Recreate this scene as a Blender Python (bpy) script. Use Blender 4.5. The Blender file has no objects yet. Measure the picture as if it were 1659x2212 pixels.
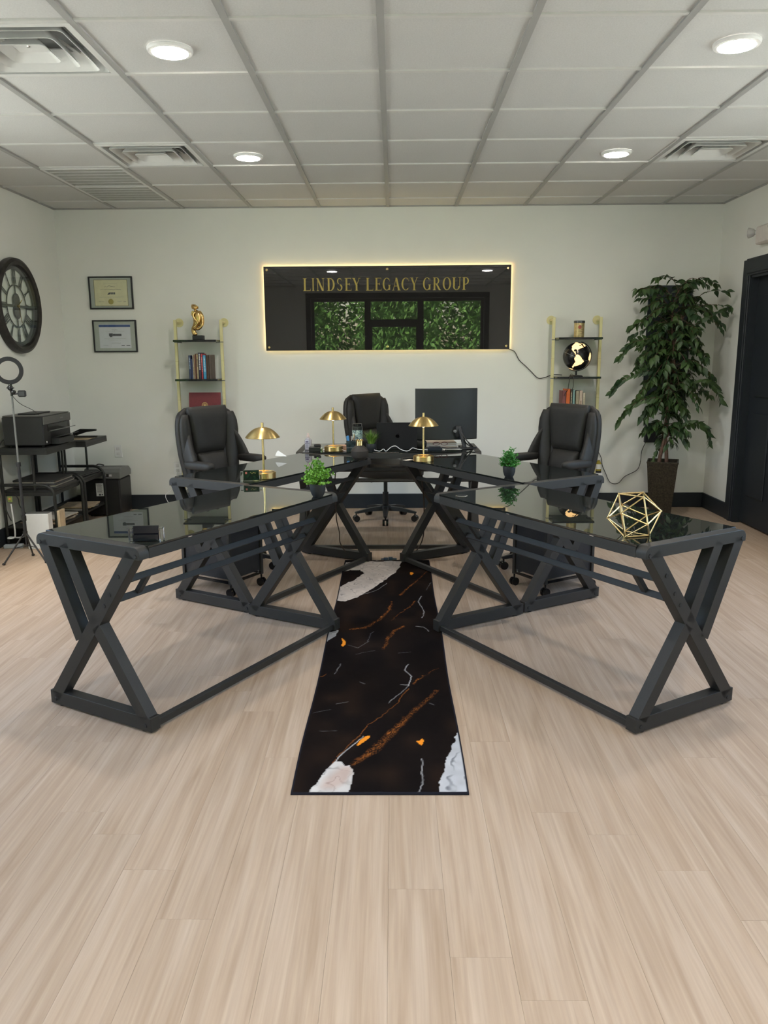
import bpy, bmesh, math, random
import numpy as np
from mathutils import Vector, Matrix
random.seed(7)
C = bpy.context.scene.collection
SC = bpy.context.scene
PI = math.pi

# ------------------------------------------------------------------ camera
CAM_H = 1.4408
def make_camera():
    yaw, pitch, roll, f = -0.0131, 0.197, -0.0065, 1699.75
    fw = Vector((math.sin(yaw)*math.cos(pitch), math.cos(yaw)*math.cos(pitch), -math.sin(pitch)))
    r = Vector((math.cos(yaw), -math.sin(yaw), 0)); u = r.cross(fw)
    r2 = r*math.cos(roll) + u*math.sin(roll)
    u2 = -r*math.sin(roll) + u*math.cos(roll)
    cam = bpy.data.cameras.new('camera')
    cam.sensor_fit = 'HORIZONTAL'; cam.sensor_width = 36.0
    cam.lens = 36.0*f/1659.0
    cam.clip_start = 0.05; cam.clip_end = 200
    o = bpy.data.objects.new('camera', cam); C.objects.link(o)
    m = Matrix(((r2.x, u2.x, -fw.x, 0), (r2.y, u2.y, -fw.y, 0), (r2.z, u2.z, -fw.z, CAM_H), (0, 0, 0, 1)))
    o.matrix_world = m
    SC.camera = o
make_camera()

# ------------------------------------------------------------------ world, exposure
EXPOSURE = 1.66
SKY = 0.42
LAMP_W = 82.0
SUN = 12.0
w = bpy.data.worlds.new('sky'); SC.world = w; w.use_nodes = True
nt = w.node_tree
bg = nt.nodes['Background']
sky = nt.nodes.new('ShaderNodeTexSky')
sky.sky_type = 'NISHITA'; sky.sun_disc = False
sky.sun_elevation = math.radians(52); sky.sun_rotation = math.radians(200)
sky.air_density = 1.0; sky.dust_density = 3.0; sky.ozone_density = 1.0
nt.links.new(sky.outputs[0], bg.inputs[0]); bg.inputs[1].default_value = SKY
SC.view_settings.view_transform = 'Standard'
SC.view_settings.look = 'None'
SC.view_settings.gamma = 1.0
SC.view_settings.use_curve_mapping = False
SC.view_settings.exposure = EXPOSURE

sun = bpy.data.lights.new('sun', 'SUN'); sun.energy = SUN; sun.angle = math.radians(0.6); sun.color = (1, .96, .88)
so = bpy.data.objects.new('sun', sun); C.objects.link(so)
so.rotation_euler = (math.radians(-38), 0, 0)     # shines from the back of the building down onto the trees out front

# room
XL, XR, YB, YF, ZC = -3.046, 2.944, 7.423, -1.0, 2.738
DH = 0.745          # desk height

def portal(x0, x1, z0, z1, y=YF-0.02):
    l = bpy.data.lights.new('window_portal', 'AREA'); l.shape = 'RECTANGLE'
    l.size = x1-x0; l.size_y = z1-z0; l.cycles.is_portal = True
    o = bpy.data.objects.new('window_portal', l); C.objects.link(o)
    o.location = ((x0+x1)/2, y, (z0+z1)/2); o.rotation_euler = (-PI/2, 0, PI)
    # area lights shine along -Z local; aim +Y
    o.rotation_euler = (PI/2, 0, 0)
    return o

# ------------------------------------------------------------------ materials
MATS = {}
def principled(name):
    m = bpy.data.materials.new(name); m.use_nodes = True
    return m, m.node_tree, m.node_tree.nodes['Principled BSDF']
def mat(name, col, rough=0.5, metal=0.0, spec=0.5, noise=0.06, nscale=25, bump=0.0, bscale=200, emis=None, estr=0, coat=0, aniso=0, trans=0, ior=1.45, alpha=1):
    if name in MATS: return MATS[name]
    m, t, b = principled(name)
    c = (*col, 1)
    if noise > 0:
        tc = t.nodes.new('ShaderNodeTexCoord')
        n = t.nodes.new('ShaderNodeTexNoise'); n.inputs['Scale'].default_value = nscale; n.inputs['Detail'].default_value = 4
        t.links.new(tc.outputs['Object'], n.inputs['Vector'])
        r = t.nodes.new('ShaderNodeValToRGB')
        r.color_ramp.elements[0].position = 0.3; r.color_ramp.elements[1].position = 0.7
        r.color_ramp.elements[0].color = (*[max(0, x*(1-noise)) for x in col], 1)
        r.color_ramp.elements[1].color = (*[min(1, x*(1+noise)) for x in col], 1)
        t.links.new(n.outputs['Fac'], r.inputs['Fac']); t.links.new(r.outputs['Color'], b.inputs['Base Color'])
    else:
        b.inputs['Base Color'].default_value = c
    if bump > 0:
        tc2 = t.nodes.new('ShaderNodeTexCoord')
        n2 = t.nodes.new('ShaderNodeTexNoise'); n2.inputs['Scale'].default_value = bscale; n2.inputs['Detail'].default_value = 3
        t.links.new(tc2.outputs['Object'], n2.inputs['Vector'])
        bp = t.nodes.new('ShaderNodeBump'); bp.inputs['Strength'].default_value = bump; bp.inputs['Distance'].default_value = 0.002
        t.links.new(n2.outputs['Fac'], bp.inputs['Height']); t.links.new(bp.outputs['Normal'], b.inputs['Normal'])
    b.inputs['Roughness'].default_value = rough; b.inputs['Metallic'].default_value = metal
    b.inputs['Specular IOR Level'].default_value = spec; b.inputs['IOR'].default_value = ior
    b.inputs['Coat Weight'].default_value = coat; b.inputs['Coat Roughness'].default_value = 0.05
    b.inputs['Transmission Weight'].default_value = trans
    if aniso:
        b.inputs['Anisotropic'].default_value = aniso
        tg = t.nodes.new('ShaderNodeTangent'); tg.direction_type = 'RADIAL'; tg.axis = 'Z'
        t.links.new(tg.outputs[0], b.inputs['Tangent']); b.inputs['Anisotropic Rotation'].default_value = 0.25
    if emis:
        b.inputs['Emission Color'].default_value = (*emis, 1); b.inputs['Emission Strength'].default_value = estr
    MATS[name] = m
    return m

def floor_material():
    m, t, b = principled('oak_vinyl')
    N = t.nodes.new; L = t.links.new
    geo = N('ShaderNodeNewGeometry'); info = N('ShaderNodeObjectInfo')
    mp = N('ShaderNodeMapping'); mp.inputs['Scale'].default_value = (26, 1.3, 1)
    off = N('ShaderNodeVectorMath'); off.operation = 'MULTIPLY_ADD'
    comb = N('ShaderNodeCombineXYZ'); L(info.outputs['Random'], comb.inputs[0]); L(info.outputs['Random'], comb.inputs[1]); L(info.outputs['Random'], comb.inputs[2])
    L(comb.outputs[0], off.inputs[0]); off.inputs[1].default_value = (13, 29, 7); L(geo.outputs['Position'], off.inputs[2])
    L(off.outputs[0], mp.inputs['Vector'])
    n1 = N('ShaderNodeTexNoise'); n1.inputs['Scale'].default_value = 1.0; n1.inputs['Detail'].default_value = 5; n1.inputs['Distortion'].default_value = 0.8
    L(mp.outputs[0], n1.inputs['Vector'])
    mp2 = N('ShaderNodeMapping'); mp2.inputs['Scale'].default_value = (120, 3.0, 1); L(off.outputs[0], mp2.inputs['Vector'])
    n2 = N('ShaderNodeTexNoise'); n2.inputs['Scale'].default_value = 1.0; n2.inputs['Detail'].default_value = 4; L(mp2.outputs[0], n2.inputs['Vector'])
    r1 = N('ShaderNodeValToRGB')
    e = r1.color_ramp.elements
    e[0].position = 0.30; e[0].color = (0.41, 0.305, 0.225, 1)
    e[1].position = 0.72; e[1].color = (0.525, 0.425, 0.345, 1)
    x = e.new(0.5); x.color = (0.465, 0.36, 0.278, 1)
    L(n1.outputs['Fac'], r1.inputs['Fac'])
    r2 = N('ShaderNodeValToRGB'); r2.color_ramp.elements[0].position = 0.3; r2.color_ramp.elements[1].position = 0.75
    r2.color_ramp.elements[0].color = (0.90, 0.88, 0.86, 1); r2.color_ramp.elements[1].color = (1.06, 1.06, 1.05, 1)
    L(n2.outputs['Fac'], r2.inputs['Fac'])
    mu = N('ShaderNodeMixRGB'); mu.blend_type = 'MULTIPLY'; mu.inputs[0].default_value = 1
    L(r1.outputs[0], mu.inputs[1]); L(r2.outputs[0], mu.inputs[2])
    mr = N('ShaderNodeMapRange'); mr.inputs['To Min'].default_value = 0.975; mr.inputs['To Max'].default_value = 1.02
    L(info.outputs['Random'], mr.inputs['Value'])
    mu2 = N('ShaderNodeVectorMath'); mu2.operation = 'SCALE'
    L(mu.outputs[0], mu2.inputs[0]); L(mr.outputs[0], mu2.inputs['Scale'])
    L(mu2.outputs[0], b.inputs['Base Color'])
    b.inputs['Roughness'].default_value = 0.55; b.inputs['Specular IOR Level'].default_value = 0.35
    bp = N('ShaderNodeBump'); bp.inputs['Strength'].default_value = 0.12; bp.inputs['Distance'].default_value = 0.001
    L(n2.outputs['Fac'], bp.inputs['Height']); L(bp.outputs[0], b.inputs['Normal'])
    return m

def pane_material(name, tint=(0.95, 0.98, 0.97), refl=1.0):
    m = bpy.data.materials.new(name); m.use_nodes = True
    t = m.node_tree; t.nodes.remove(t.nodes['Principled BSDF'])
    out = t.nodes['Material Output']
    tr = t.nodes.new('ShaderNodeBsdfTransparent'); tr.inputs[0].default_value = (*tint, 1)
    gl = t.nodes.new('ShaderNodeBsdfGlossy'); gl.inputs['Roughness'].default_value = 0.01
    fr = t.nodes.new('ShaderNodeFresnel'); fr.inputs[0].default_value = 1.5
    mx = t.nodes.new('ShaderNodeMixShader')
    ge = t.nodes.new('ShaderNodeNewGeometry'); inv = t.nodes.new('ShaderNodeMath'); inv.operation = 'SUBTRACT'; inv.inputs[0].default_value = 1
    t.links.new(ge.outputs['Backfacing'], inv.inputs[1]); mul = t.nodes.new('ShaderNodeMath'); mul.operation = 'MULTIPLY'
    t.links.new(fr.outputs[0], mul.inputs[0]); t.links.new(inv.outputs[0], mul.inputs[1])
    t.links.new(mul.outputs[0], mx.inputs[0]); t.links.new(tr.outputs[0], mx.inputs[1]); t.links.new(gl.outputs[0], mx.inputs[2])
    t.links.new(mx.outputs[0], out.inputs['Surface'])
    return m

def attr_material(name, rough=0.9, bump=0.3, sheen=0.0):
    m, t, b = principled(name)
    a = t.nodes.new('ShaderNodeAttribute'); a.attribute_name = 'print'
    t.links.new(a.outputs['Color'], b.inputs['Base Color'])
    n = t.nodes.new('ShaderNodeTexNoise'); n.inputs['Scale'].default_value = 900
    bp = t.nodes.new('ShaderNodeBump'); bp.inputs['Strength'].default_value = bump; bp.inputs['Distance'].default_value = 0.002
    t.links.new(n.outputs['Fac'], bp.inputs['Height']); t.links.new(bp.outputs[0], b.inputs['Normal'])
    b.inputs['Roughness'].default_value = rough; b.inputs['Specular IOR Level'].default_value = 0.04
    b.inputs['Sheen Weight'].default_value = sheen
    return m

def leaf_material(name, c0, c1, rough=0.45):
    m, t, b = principled(name)
    n = t.nodes.new('ShaderNodeTexNoise'); n.inputs['Scale'].default_value = 9
    g = t.nodes.new('ShaderNodeNewGeometry'); t.links.new(g.outputs['Position'], n.inputs['Vector'])
    r = t.nodes.new('ShaderNodeValToRGB'); r.color_ramp.elements[0].position = 0.35; r.color_ramp.elements[1].position = 0.65
    r.color_ramp.elements[0].color = (*c0, 1); r.color_ramp.elements[1].color = (*c1, 1)
    t.links.new(n.outputs['Fac'], r.inputs['Fac']); t.links.new(r.outputs[0], b.inputs['Base Color'])
    b.inputs['Roughness'].default_value = rough
    return m

WALL = mat('wall_paint', (0.76, 0.77, 0.74), 0.85, spec=0.2, noise=0.015, nscale=3, bump=0.15, bscale=160)
TRIM = mat('dark_trim_paint', (0.016, 0.021, 0.028), 0.5, noise=0.05)
TILE = mat('ceiling_tile_fibre', (0.60, 0.61, 0.605), 0.95, spec=0.1, noise=0.05, nscale=140, bump=0.6, bscale=260)
TBAR_LIT = mat('grid_steel_lit', (0.60, 0.605, 0.59), 0.5, noise=0.02)  # cross bars: window light on their lips put into a paler colour
TBAR_SHADED = mat('grid_steel_shaded', (0.36, 0.365, 0.36), 0.5, noise=0.02)  # same grid steel with shade put into the colour, for the lengthwise bars
OAK = floor_material()
STEEL = mat('black_powder_steel', (0.0265, 0.0258, 0.0250), 0.48, noise=0.12, nscale=300, bump=0.25, bscale=900)
STEEL_M = mat('matte_black_metal', (0.020, 0.021, 0.024), 0.5, noise=0.08)
GLASSTOP = mat('black_glass', (0.012, 0.014, 0.013), 0.012, noise=0.0, ior=1.62, spec=0.5)
ACRYL = mat('black_acrylic', (0.017, 0.016, 0.016), 0.01, noise=0.0, ior=1.65)
LEATHER = mat('black_leather', (0.018, 0.0168, 0.0155), 0.54, noise=0.12, nscale=60, bump=0.5, bscale=420)
LEATHER_S = mat('black_leather_side', (0.019, 0.0175, 0.016), 0.56, noise=0.12, nscale=60, bump=0.4, bscale=420)
PLASTIC = mat('black_plastic', (0.018, 0.018, 0.019), 0.45, noise=0.06)
PLASTIC_G = mat('glossy_black_plastic', (0.012, 0.012, 0.013), 0.15, noise=0.0)
GREYP = mat('grey_plastic', (0.16, 0.165, 0.16), 0.4, noise=0.04)
WHITEP = mat('white_plastic', (0.75, 0.76, 0.76), 0.35, noise=0.02)
BRASS = mat('brushed_brass', (0.62, 0.45, 0.19), 0.36, metal=1, noise=0.06, nscale=80, aniso=0.75)
BRASSP = mat('polished_brass', (0.80, 0.60, 0.30), 0.2, metal=1, noise=0.03)
GOLDPOST = mat('champagne_gold_paint', (0.66, 0.60, 0.34), 0.38, metal=0.35, noise=0.03)
GOLDFOIL = mat('gold_lettering', (0.32, 0.25, 0.06), 0.45, metal=0.3, noise=0.03)
BRONZE = mat('gold_statue', (0.62, 0.42, 0.17), 0.22, metal=1, noise=0.1, nscale=20)
CHROME = mat('chrome', (0.8, 0.8, 0.8), 0.12, metal=1, noise=0.0)
PAPER = mat('white_paper', (0.80, 0.79, 0.76), 0.8, noise=0.02)
CREAM = mat('cream_paper', (0.72, 0.66, 0.46), 0.8, noise=0.04)
ACRYCLEAR = mat('clear_acrylic', (0.9, 0.93, 0.95), 0.03, trans=1.0, noise=0.0, ior=1.49)
PANE = pane_material('window_glass')
PICGLASS = pane_material('picture_glass', (0.97, 0.99, 0.98))

# ------------------------------------------------------------------ mesh builder
class MB:
    def __init__(s): s.v = []; s.f = []; s.m = []; s.mats = []
    def mi(s, m):
        if m is None: return 0
        if m not in s.mats: s.mats.append(m)
        return s.mats.index(m)
    def add(s, vs, fs, m=None):
        o = len(s.v); k = s.mi(m)
        s.v += [tuple(v) for v in vs]; s.f += [tuple(i+o for i in f) for f in fs]; s.m += [k]*len(fs)
        return s
    def box(s, x0, x1, y0, y1, z0, z1, m=None, c=0.0):
        if c <= 0:
            vs = [(x0,y0,z0),(x1,y0,z0),(x1,y1,z0),(x0,y1,z0),(x0,y0,z1),(x1,y0,z1),(x1,y1,z1),(x0,y1,z1)]
            return s.add(vs, [(3,2,1,0),(4,5,6,7),(0,1,5,4),(1,2,6,5),(2,3,7,6),(3,0,4,7)], m)
        # chamfered box: three nested rings each way
        vs = []; cx, cy, cz = (x0+x1)/2, (y0+y1)/2, (z0+z1)/2; hx, hy, hz = abs(x1-x0)/2, abs(y1-y0)/2, abs(z1-z0)/2
        c = min(c, hx*.9, hy*.9, hz*.9)
        bm = bmesh.new(); bmesh.ops.create_cube(bm, size=1)
        for v in bm.verts: v.co = Vector((v.co.x*2*hx, v.co.y*2*hy, v.co.z*2*hz))
        bmesh.ops.bevel(bm, geom=list(bm.edges), offset=c, segments=1, affect='EDGES')
        bm.verts.ensure_lookup_table()
        vs = [(v.co.x+cx, v.co.y+cy, v.co.z+cz) for v in bm.verts]; fs = [[q.index for q in f.verts] for f in bm.faces]
        bm.free(); return s.add(vs, fs, m)
    def beam(s, a, b, w, h, m=None, up=(0,0,1)):
        a = Vector(a); b = Vector(b); d = (b-a).normalized(); up = Vector(up)
        x = d.cross(up)
        if x.length < 1e-4: x = d.cross(Vector((0,1,0)))
        x.normalize(); y = x.cross(d).normalized()
        vs = []
        for p in (a, b):
            for sx, sy in ((-1,-1),(1,-1),(1,1),(-1,1)): vs.append(p + x*w/2*sx + y*h/2*sy)
        return s.add(vs, [(0,1,2,3),(7,6,5,4),(0,4,5,1),(1,5,6,2),(2,6,7,3),(3,7,4,0)], m)
    def tube(s, pts, r, n=8, m=None, close=False):
        pts = [Vector(p) for p in pts]; rs = r if isinstance(r, (list, tuple)) else [r]*len(pts)
        k = len(pts); vs = []; fs = []; prev = None
        for i, p in enumerate(pts):
            if close: d = pts[(i+1) % k] - pts[i-1]
            else: d = pts[min(i+1, k-1)] - pts[max(i-1, 0)]
            if d.length < 1e-9: d = Vector((0,0,1))
            d.normalize()
            if prev is None:
                a = d.orthogonal().normalized()
            else:
                a = prev - d*prev.dot(d)
                a = a.normalized() if a.length > 1e-6 else d.orthogonal().normalized()
            prev = a; b = d.cross(a)
            for j in range(n):
                t = 2*PI*j/n; vs.append(p + (a*math.cos(t) + b*math.sin(t))*rs[i])
        for i in range(k if close else k-1):
            for j in range(n):
                i2 = (i+1) % k
                fs.append((i*n+j, i*n+(j+1) % n, i2*n+(j+1) % n, i2*n+j))
        if not close:
            fs.append(tuple(range(n-1, -1, -1))); fs.append(tuple((k-1)*n+j for j in range(n)))
        return s.add(vs, fs, m)
    def lathe(s, prof, cx=0, cy=0, n=32, m=None, axis='z', cz=0, cap=True):
        vs = []; fs = []; k = len(prof)
        for r, z in prof:
            for j in range(n):
                t = 2*PI*j/n; a, b = r*math.cos(t), r*math.sin(t)
                if axis == 'z': vs.append((cx+a, cy+b, cz+z))
                elif axis == 'x': vs.append((cx+z, cy+a, cz+b))
                else: vs.append((cx+b, cy+z, cz+a))
        for i in range(k-1):
            for j in range(n): fs.append((i*n+j, i*n+(j+1) % n, (i+1)*n+(j+1) % n, (i+1)*n+j))
        if cap:
            fs.append(tuple(range(n-1, -1, -1))); fs.append(tuple((k-1)*n+j for j in range(n)))
        return s.add(vs, fs, m)
    def prism(s, poly, a0, a1, m=None, axis='z'):
        # poly of (p,q); extruded along axis: z:(x,y) y:(x,z) x:(y,z)
        n = len(poly); vs = []
        for a in (a0, a1):
            for p, q in poly:
                vs.append({'z': (p, q, a), 'y': (p, a, q), 'x': (a, p, q)}[axis])
        fs = [tuple(range(n-1, -1, -1)), tuple(range(n, 2*n))] + [(i, (i+1) % n, n+(i+1) % n, n+i) for i in range(n)]
        return s.add(vs, fs, m)
    def pillow(s, c, size, e=0.45, n=14, m=None, fn=None):
        # superellipsoid cushion
        def sp(x, p): return math.copysign(abs(x)**p, x)
        vs = []; fs = []
        for i in range(n+1):
            a = -PI/2 + PI*i/n
            for j in range(2*n):
                b = 2*PI*j/(2*n)
                x = sp(math.cos(a), e)*sp(math.cos(b), e); y = sp(math.cos(a), e)*sp(math.sin(b), e); z = sp(math.sin(a), e)
                p = Vector((x*size[0]/2, y*size[1]/2, z*size[2]/2))
                if fn: p = fn(p)
                vs.append((p.x+c[0], p.y+c[1], p.z+c[2]))
        for i in range(n):
            for j in range(2*n): fs.append((i*2*n+j, i*2*n+(j+1) % (2*n), (i+1)*2*n+(j+1) % (2*n), (i+1)*2*n+j))
        return s.add(vs, fs, m)
    def loft(s, secs, m=None):
        n = len(secs[0]); vs = [p for q in secs for p in q]; fs = []
        for i in range(len(secs)-1):
            for j in range(n): fs.append((i*n+j, i*n+(j+1) % n, (i+1)*n+(j+1) % n, (i+1)*n+j))
        fs.append(tuple(range(n-1, -1, -1))); fs.append(tuple((len(secs)-1)*n+j for j in range(n)))
        return s.add(vs, fs, m)
    def build(s, name, mt=None, parent=None, smooth=25, bevel=0, loc=None, rot=None, fix=True):
        me = bpy.data.meshes.new(name); me.from_pydata(s.v, [], s.f)
        ms = s.mats if s.mats else [mt]
        for q in ms: me.materials.append(q if q else mt)
        if s.mats: me.polygons.foreach_set('material_index', s.m)
        if fix:
            bm = bmesh.new(); bm.from_mesh(me); bmesh.ops.recalc_face_normals(bm, faces=bm.faces); bm.to_mesh(me); bm.free()
        if smooth:
            me.polygons.foreach_set('use_smooth', [True]*len(me.polygons)); me.set_sharp_from_angle(angle=math.radians(smooth))
        me.update()
        o = bpy.data.objects.new(name, me); C.objects.link(o)
        if parent: o.parent = parent
        if loc: o.location = loc
        if rot: o.rotation_euler = rot
        if bevel:
            b = o.modifiers.new('bevel', 'BEVEL'); b.width = bevel; b.segments = 2; b.limit_method = 'ANGLE'; b.harden_normals = True
        return o

def tag(o, label=None, cat=None, group=None, kind=None):
    if label: o['label'] = label
    if cat: o['category'] = cat
    if group: o['group'] = group
    if kind: o['kind'] = kind
    return o
def thing(name, label, cat, loc=(0,0,0), rz=0, group=None):
    o = bpy.data.objects.new(name, None); C.objects.link(o); o.empty_display_size = 0.1
    o.location = loc; o.rotation_euler = (0, 0, rz)
    return tag(o, label, cat, group)
def copy_tree(o, parent=None, kids=None):
    kids = {} if kids is None else kids
    c = o.copy(); C.objects.link(c); c.parent = parent
    for ch in [q for q in ALLKIDS(o)]: copy_tree(ch, c)
    return c
def ALLKIDS(o): return [q for q in C.objects if q.parent == o]
def arc(cx, cy, r, a0, a1, n=6):
    return [(cx+r*math.cos(math.radians(a0+(a1-a0)*i/n)), cy+r*math.sin(math.radians(a0+(a1-a0)*i/n))) for i in range(n+1)]
def rrect(w, h, r, n=5):
    return arc(w/2-r, h/2-r, r, 0, 90, n)+arc(-w/2+r, h/2-r, r, 90, 180, n)+arc(-w/2+r, -h/2+r, r, 180, 270, n)+arc(w/2-r, -h/2+r, r, 270, 360, n)
def smoothpath(pts, n=5):
    P = [Vector(p) for p in pts]; out = []
    for i in range(len(P)-1):
        p0 = P[max(i-1, 0)]; p1 = P[i]; p2 = P[i+1]; p3 = P[min(i+2, len(P)-1)]
        for k in range(n):
            t = k/n
            out.append(0.5*((2*p1)+(p2-p0)*t+(2*p0-5*p1+4*p2-p3)*t*t+(3*p1-p0-3*p2+p3)*t**3))
    out.append(P[-1]); return out
def cord(name, pts, r, m, label=None, cat='cord', n=5, parent=None):
    o = MB().tube(smoothpath(pts, n), r, 6).build(name, m, None, smooth=60)
    if parent:
        bpy.context.view_layer.update()
        o.parent = parent; o.matrix_parent_inverse = parent.matrix_world.inverted()
    else: tag(o, label, cat)
    return o
def find(nm): return [q for q in C.objects if q.name == nm][0]

# ================================================================== SETTING
def struct(o): o['kind'] = 'structure'; return o

# floor: slab plus separate planks
fl = struct(MB().box(XL-0.15, XR+0.15, YF-0.15, YB+0.15, -0.12, -0.004).build('floor', OAK))
PW, PL = 0.152, 1.22
plank_me = {}
def plank(x0, x1, y0, y1, z1=0.0):
    key = (round(x1-x0, 3), round(y1-y0, 3))
    if key not in plank_me:
        g = 0.00025; o = MB().box(g-key[0]/2, key[0]/2-g, g-key[1]/2, key[1]/2-g, -0.004, 0, c=0).build('plank', OAK, fl, smooth=0)
        plank_me[key] = o.data
    else:
        o = bpy.data.objects.new('plank', plank_me[key]); C.objects.link(o); o.parent = fl
    o.location = ((x0+x1)/2, (y0+y1)/2, z1)
x = -3.06 + 0.0; col = 0
xs = []
x = -20*PW-0.02
while x < XR:
    x0, x1 = max(x, XL), min(x+PW, XR)
    if x1-x0 > 0.01: xs.append((x0, x1))
    x += PW
FS = [0.30, 0.80, 0.05, 0.55, 1.05, 0.22, 0.68, 0.93, 0.42, 1.15]
for i, (x0, x1) in enumerate(xs):
    y = 0.75 - FS[(i*7) % 10]*0.5 ; y = 1.0 - FS[(i*3) % 10]
    while y < YB:
        y0, y1 = max(y, 0.85), min(y+PL, YB)
        if y1-y0 > 0.05: plank(x0, x1, y0, y1)
        y += PL
b = MB()
for i, (x0, x1) in enumerate(xs):
    y = YF
    while y < 0.85-0.01:
        y1 = min(y+1.22 - (FS[i % 10] if y == YF else 0)*0.8, 0.85)
        b.box(x0+.0004, x1-.0004, y+.0004, y1-.0004, -0.004, 0); y = y1
tag(b.build('plank', OAK, fl, smooth=0), kind='stuff')

# ceiling: deck, tiles, grid
ce = struct(MB().box(XL-0.15, XR+0.15, YF-0.15, YB+0.15, ZC+0.15, ZC+0.25).build('ceiling', TILE))
gx = [XL]+[-0.047+0.61*i for i in range(-4, 5) if XL+0.05 < -0.047+0.61*i < XR-0.05]+[XR]
gy = [YF]+[3.404+0.61*j for j in range(-7, 7) if YF+0.05 < 3.404+0.61*j < YB-0.05]+[YB]
VENTS = [(-1.877, 3.404), (-1.877, 5.234), (1.783, 5.234)]
RET = [(-2.487, 5.844), (-2.487, 6.454)]
def is_hole(x, y):
    return any(abs(x-a) < 0.02 and abs(y-c) < 0.02 for a, c in VENTS+RET)
tile_me = {}
for i in range(len(gx)-1):
    for j in range(len(gy)-1):
        if is_hole(gx[i], gy[j]): continue
        dx, dy = round(gx[i+1]-gx[i], 3), round(gy[j+1]-gy[j], 3)
        if (dx, dy) not in tile_me:
            o = MB().box(-dx/2+.006, dx/2-.006, -dy/2+.006, dy/2-.006, 0.008, 0.022, c=0.0).build('ceiling_tile', TILE, ce, smooth=0)
            tile_me[(dx, dy)] = o.data
        else:
            o = bpy.data.objects.new('ceiling_tile', tile_me[(dx, dy)]); C.objects.link(o); o.parent = ce
        o.location = ((gx[i]+gx[i+1])/2, (gy[j]+gy[j+1])/2, ZC)
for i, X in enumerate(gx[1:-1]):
    MB().box(X-.015, X+.015, YF, YB, ZC-.002, ZC+.03).build('grid_bar', TBAR_SHADED, ce, smooth=0)
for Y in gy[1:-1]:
    MB().box(XL, XR, Y-.012, Y+.012, ZC-.0005, ZC+.03).build('grid_bar', TBAR_LIT, ce, smooth=0)
b = MB()
b.box(XL, XL+.02, YF, YB, ZC-.002, ZC+.02).box(XR-.02, XR, YF, YB, ZC-.002, ZC+.02).box(XL, XR, YB-.02, YB, ZC-.002, ZC+.02)
b.build('wall_angle', TBAR_SHADED, ce, smooth=0)

# walls
T = 0.15
struct(MB().box(XL-T, XR+T, YB, YB+T, 0, ZC+.2).build('wall_back', WALL, smooth=0))
SY0, SY1, SZ0, SZ1 = 2.0, 4.9, 0.80, 2.45     # unseen side windows, added to bring daylight into the middle of the room
struct(MB().box(XL-T, XL, YF, SY0, 0, ZC+.2).box(XL-T, XL, SY1, YB, 0, ZC+.2).box(XL-T, XL, SY0, SY1, 0, SZ0).box(XL-T, XL, SY0, SY1, SZ1, ZC+.2).build('wall_left', WALL, smooth=0))
DY0, DY1, DZ = 5.80, 6.74, 2.06       # door opening in the right wall
struct(MB().box(XR, XR+T, YF, SY0, 0, ZC+.2).box(XR, XR+T, SY1, DY0, 0, ZC+.2).box(XR, XR+T, SY0, SY1, 0, SZ0).box(XR, XR+T, SY0, SY1, SZ1, ZC+.2).box(XR, XR+T, DY1, YB, 0, ZC+.2).box(XR, XR+T, DY0, DY1, DZ, ZC+.2).build('wall_right', WALL, smooth=0))
WX0, WX1, WZ1 = -1.60, 1.76, 2.52
struct(MB().box(XL-T, WX0, YF-T, YF, 0, ZC+.2).box(WX1, XR+T, YF-T, YF, 0, ZC+.2).box(WX0, WX1, YF-T, YF, WZ1, ZC+.2).build('wall_front', WALL, smooth=0))
def base(name, pts):
    return struct(MB().box(*pts, 0, 0.139, c=0.004).build(name, TRIM, smooth=30))
base('baseboard_back', (XL, XR, YB-.016, YB))
base('baseboard_left', (XL, XL+.016, YF, YB-.016))
struct(MB().box(XR-.016, XR, 6.87, YB-.016, 0, 0.139, c=.004).box(XR-.016, XR, YF, DY0-.13, 0, .139, c=.004).build('baseboard_right', TRIM, smooth=30))
struct(MB().box(XL+.016, WX0, YF, YF+.016, 0, .139, c=.004).box(WX1, XR-.016, YF, YF+.016, 0, .139, c=.004).build('baseboard_front', TRIM, smooth=30))
# door trim and door in the right wall
b = MB()
for y0, y1 in ((DY1, DY1+.13), (DY0-.13, DY0)):
    b.box(XR-.022, XR, y0, y1, 0, DZ+.005, c=.004)
    ya, yb = (y0+.018, y0+.05) if y0 == DY1 else (y1-.05, y1-.018)
    b.box(XR-.03, XR-.02, ya, yb, 0, DZ, c=.003)
b.box(XR-.022, XR, DY0-.13, DY1+.13, DZ, DZ+.13, c=.004).box(XR-.03, XR-.02, DY0-.05, DY1+.05, DZ+.018, DZ+.05, c=.003)
b.box(XR-.012, XR, DY0-.10, DY1+.10, DZ+.13, DZ+.14, c=.002)
struct(b.build('trim_1', TRIM, smooth=30))
struct(MB().box(XR+.10, XR+T, DY0-.02, DY1+.02, 0, DZ+.02).build('door_light_blocker', TRIM, smooth=0))  # unseen panel added behind the door to block light leaking round it
d = struct(MB().box(XR+.05, XR+.09, DY0+.01, DY1-.01, 0.01, DZ-.01, c=.002).box(XR-.012, XR+.05, DY1-.02, DY1+.005, 0, DZ).box(XR-.012, XR+.05, DY0-.005, DY0+.02, 0, DZ).box(XR-.012, XR+.05, DY0, DY1, DZ-.02, DZ+.005).build('door_1', TRIM, smooth=30))
for y0, y1 in ((DY0+.12, DY0+.42), (DY1-.42, DY1-.12)):
    for z0, z1 in ((.25, .95), (1.08, 1.9)):
        MB().box(XR+.038, XR+.052, y0, y1, z0, z1, c=.008).build('door_panel', TRIM, d)
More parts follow.
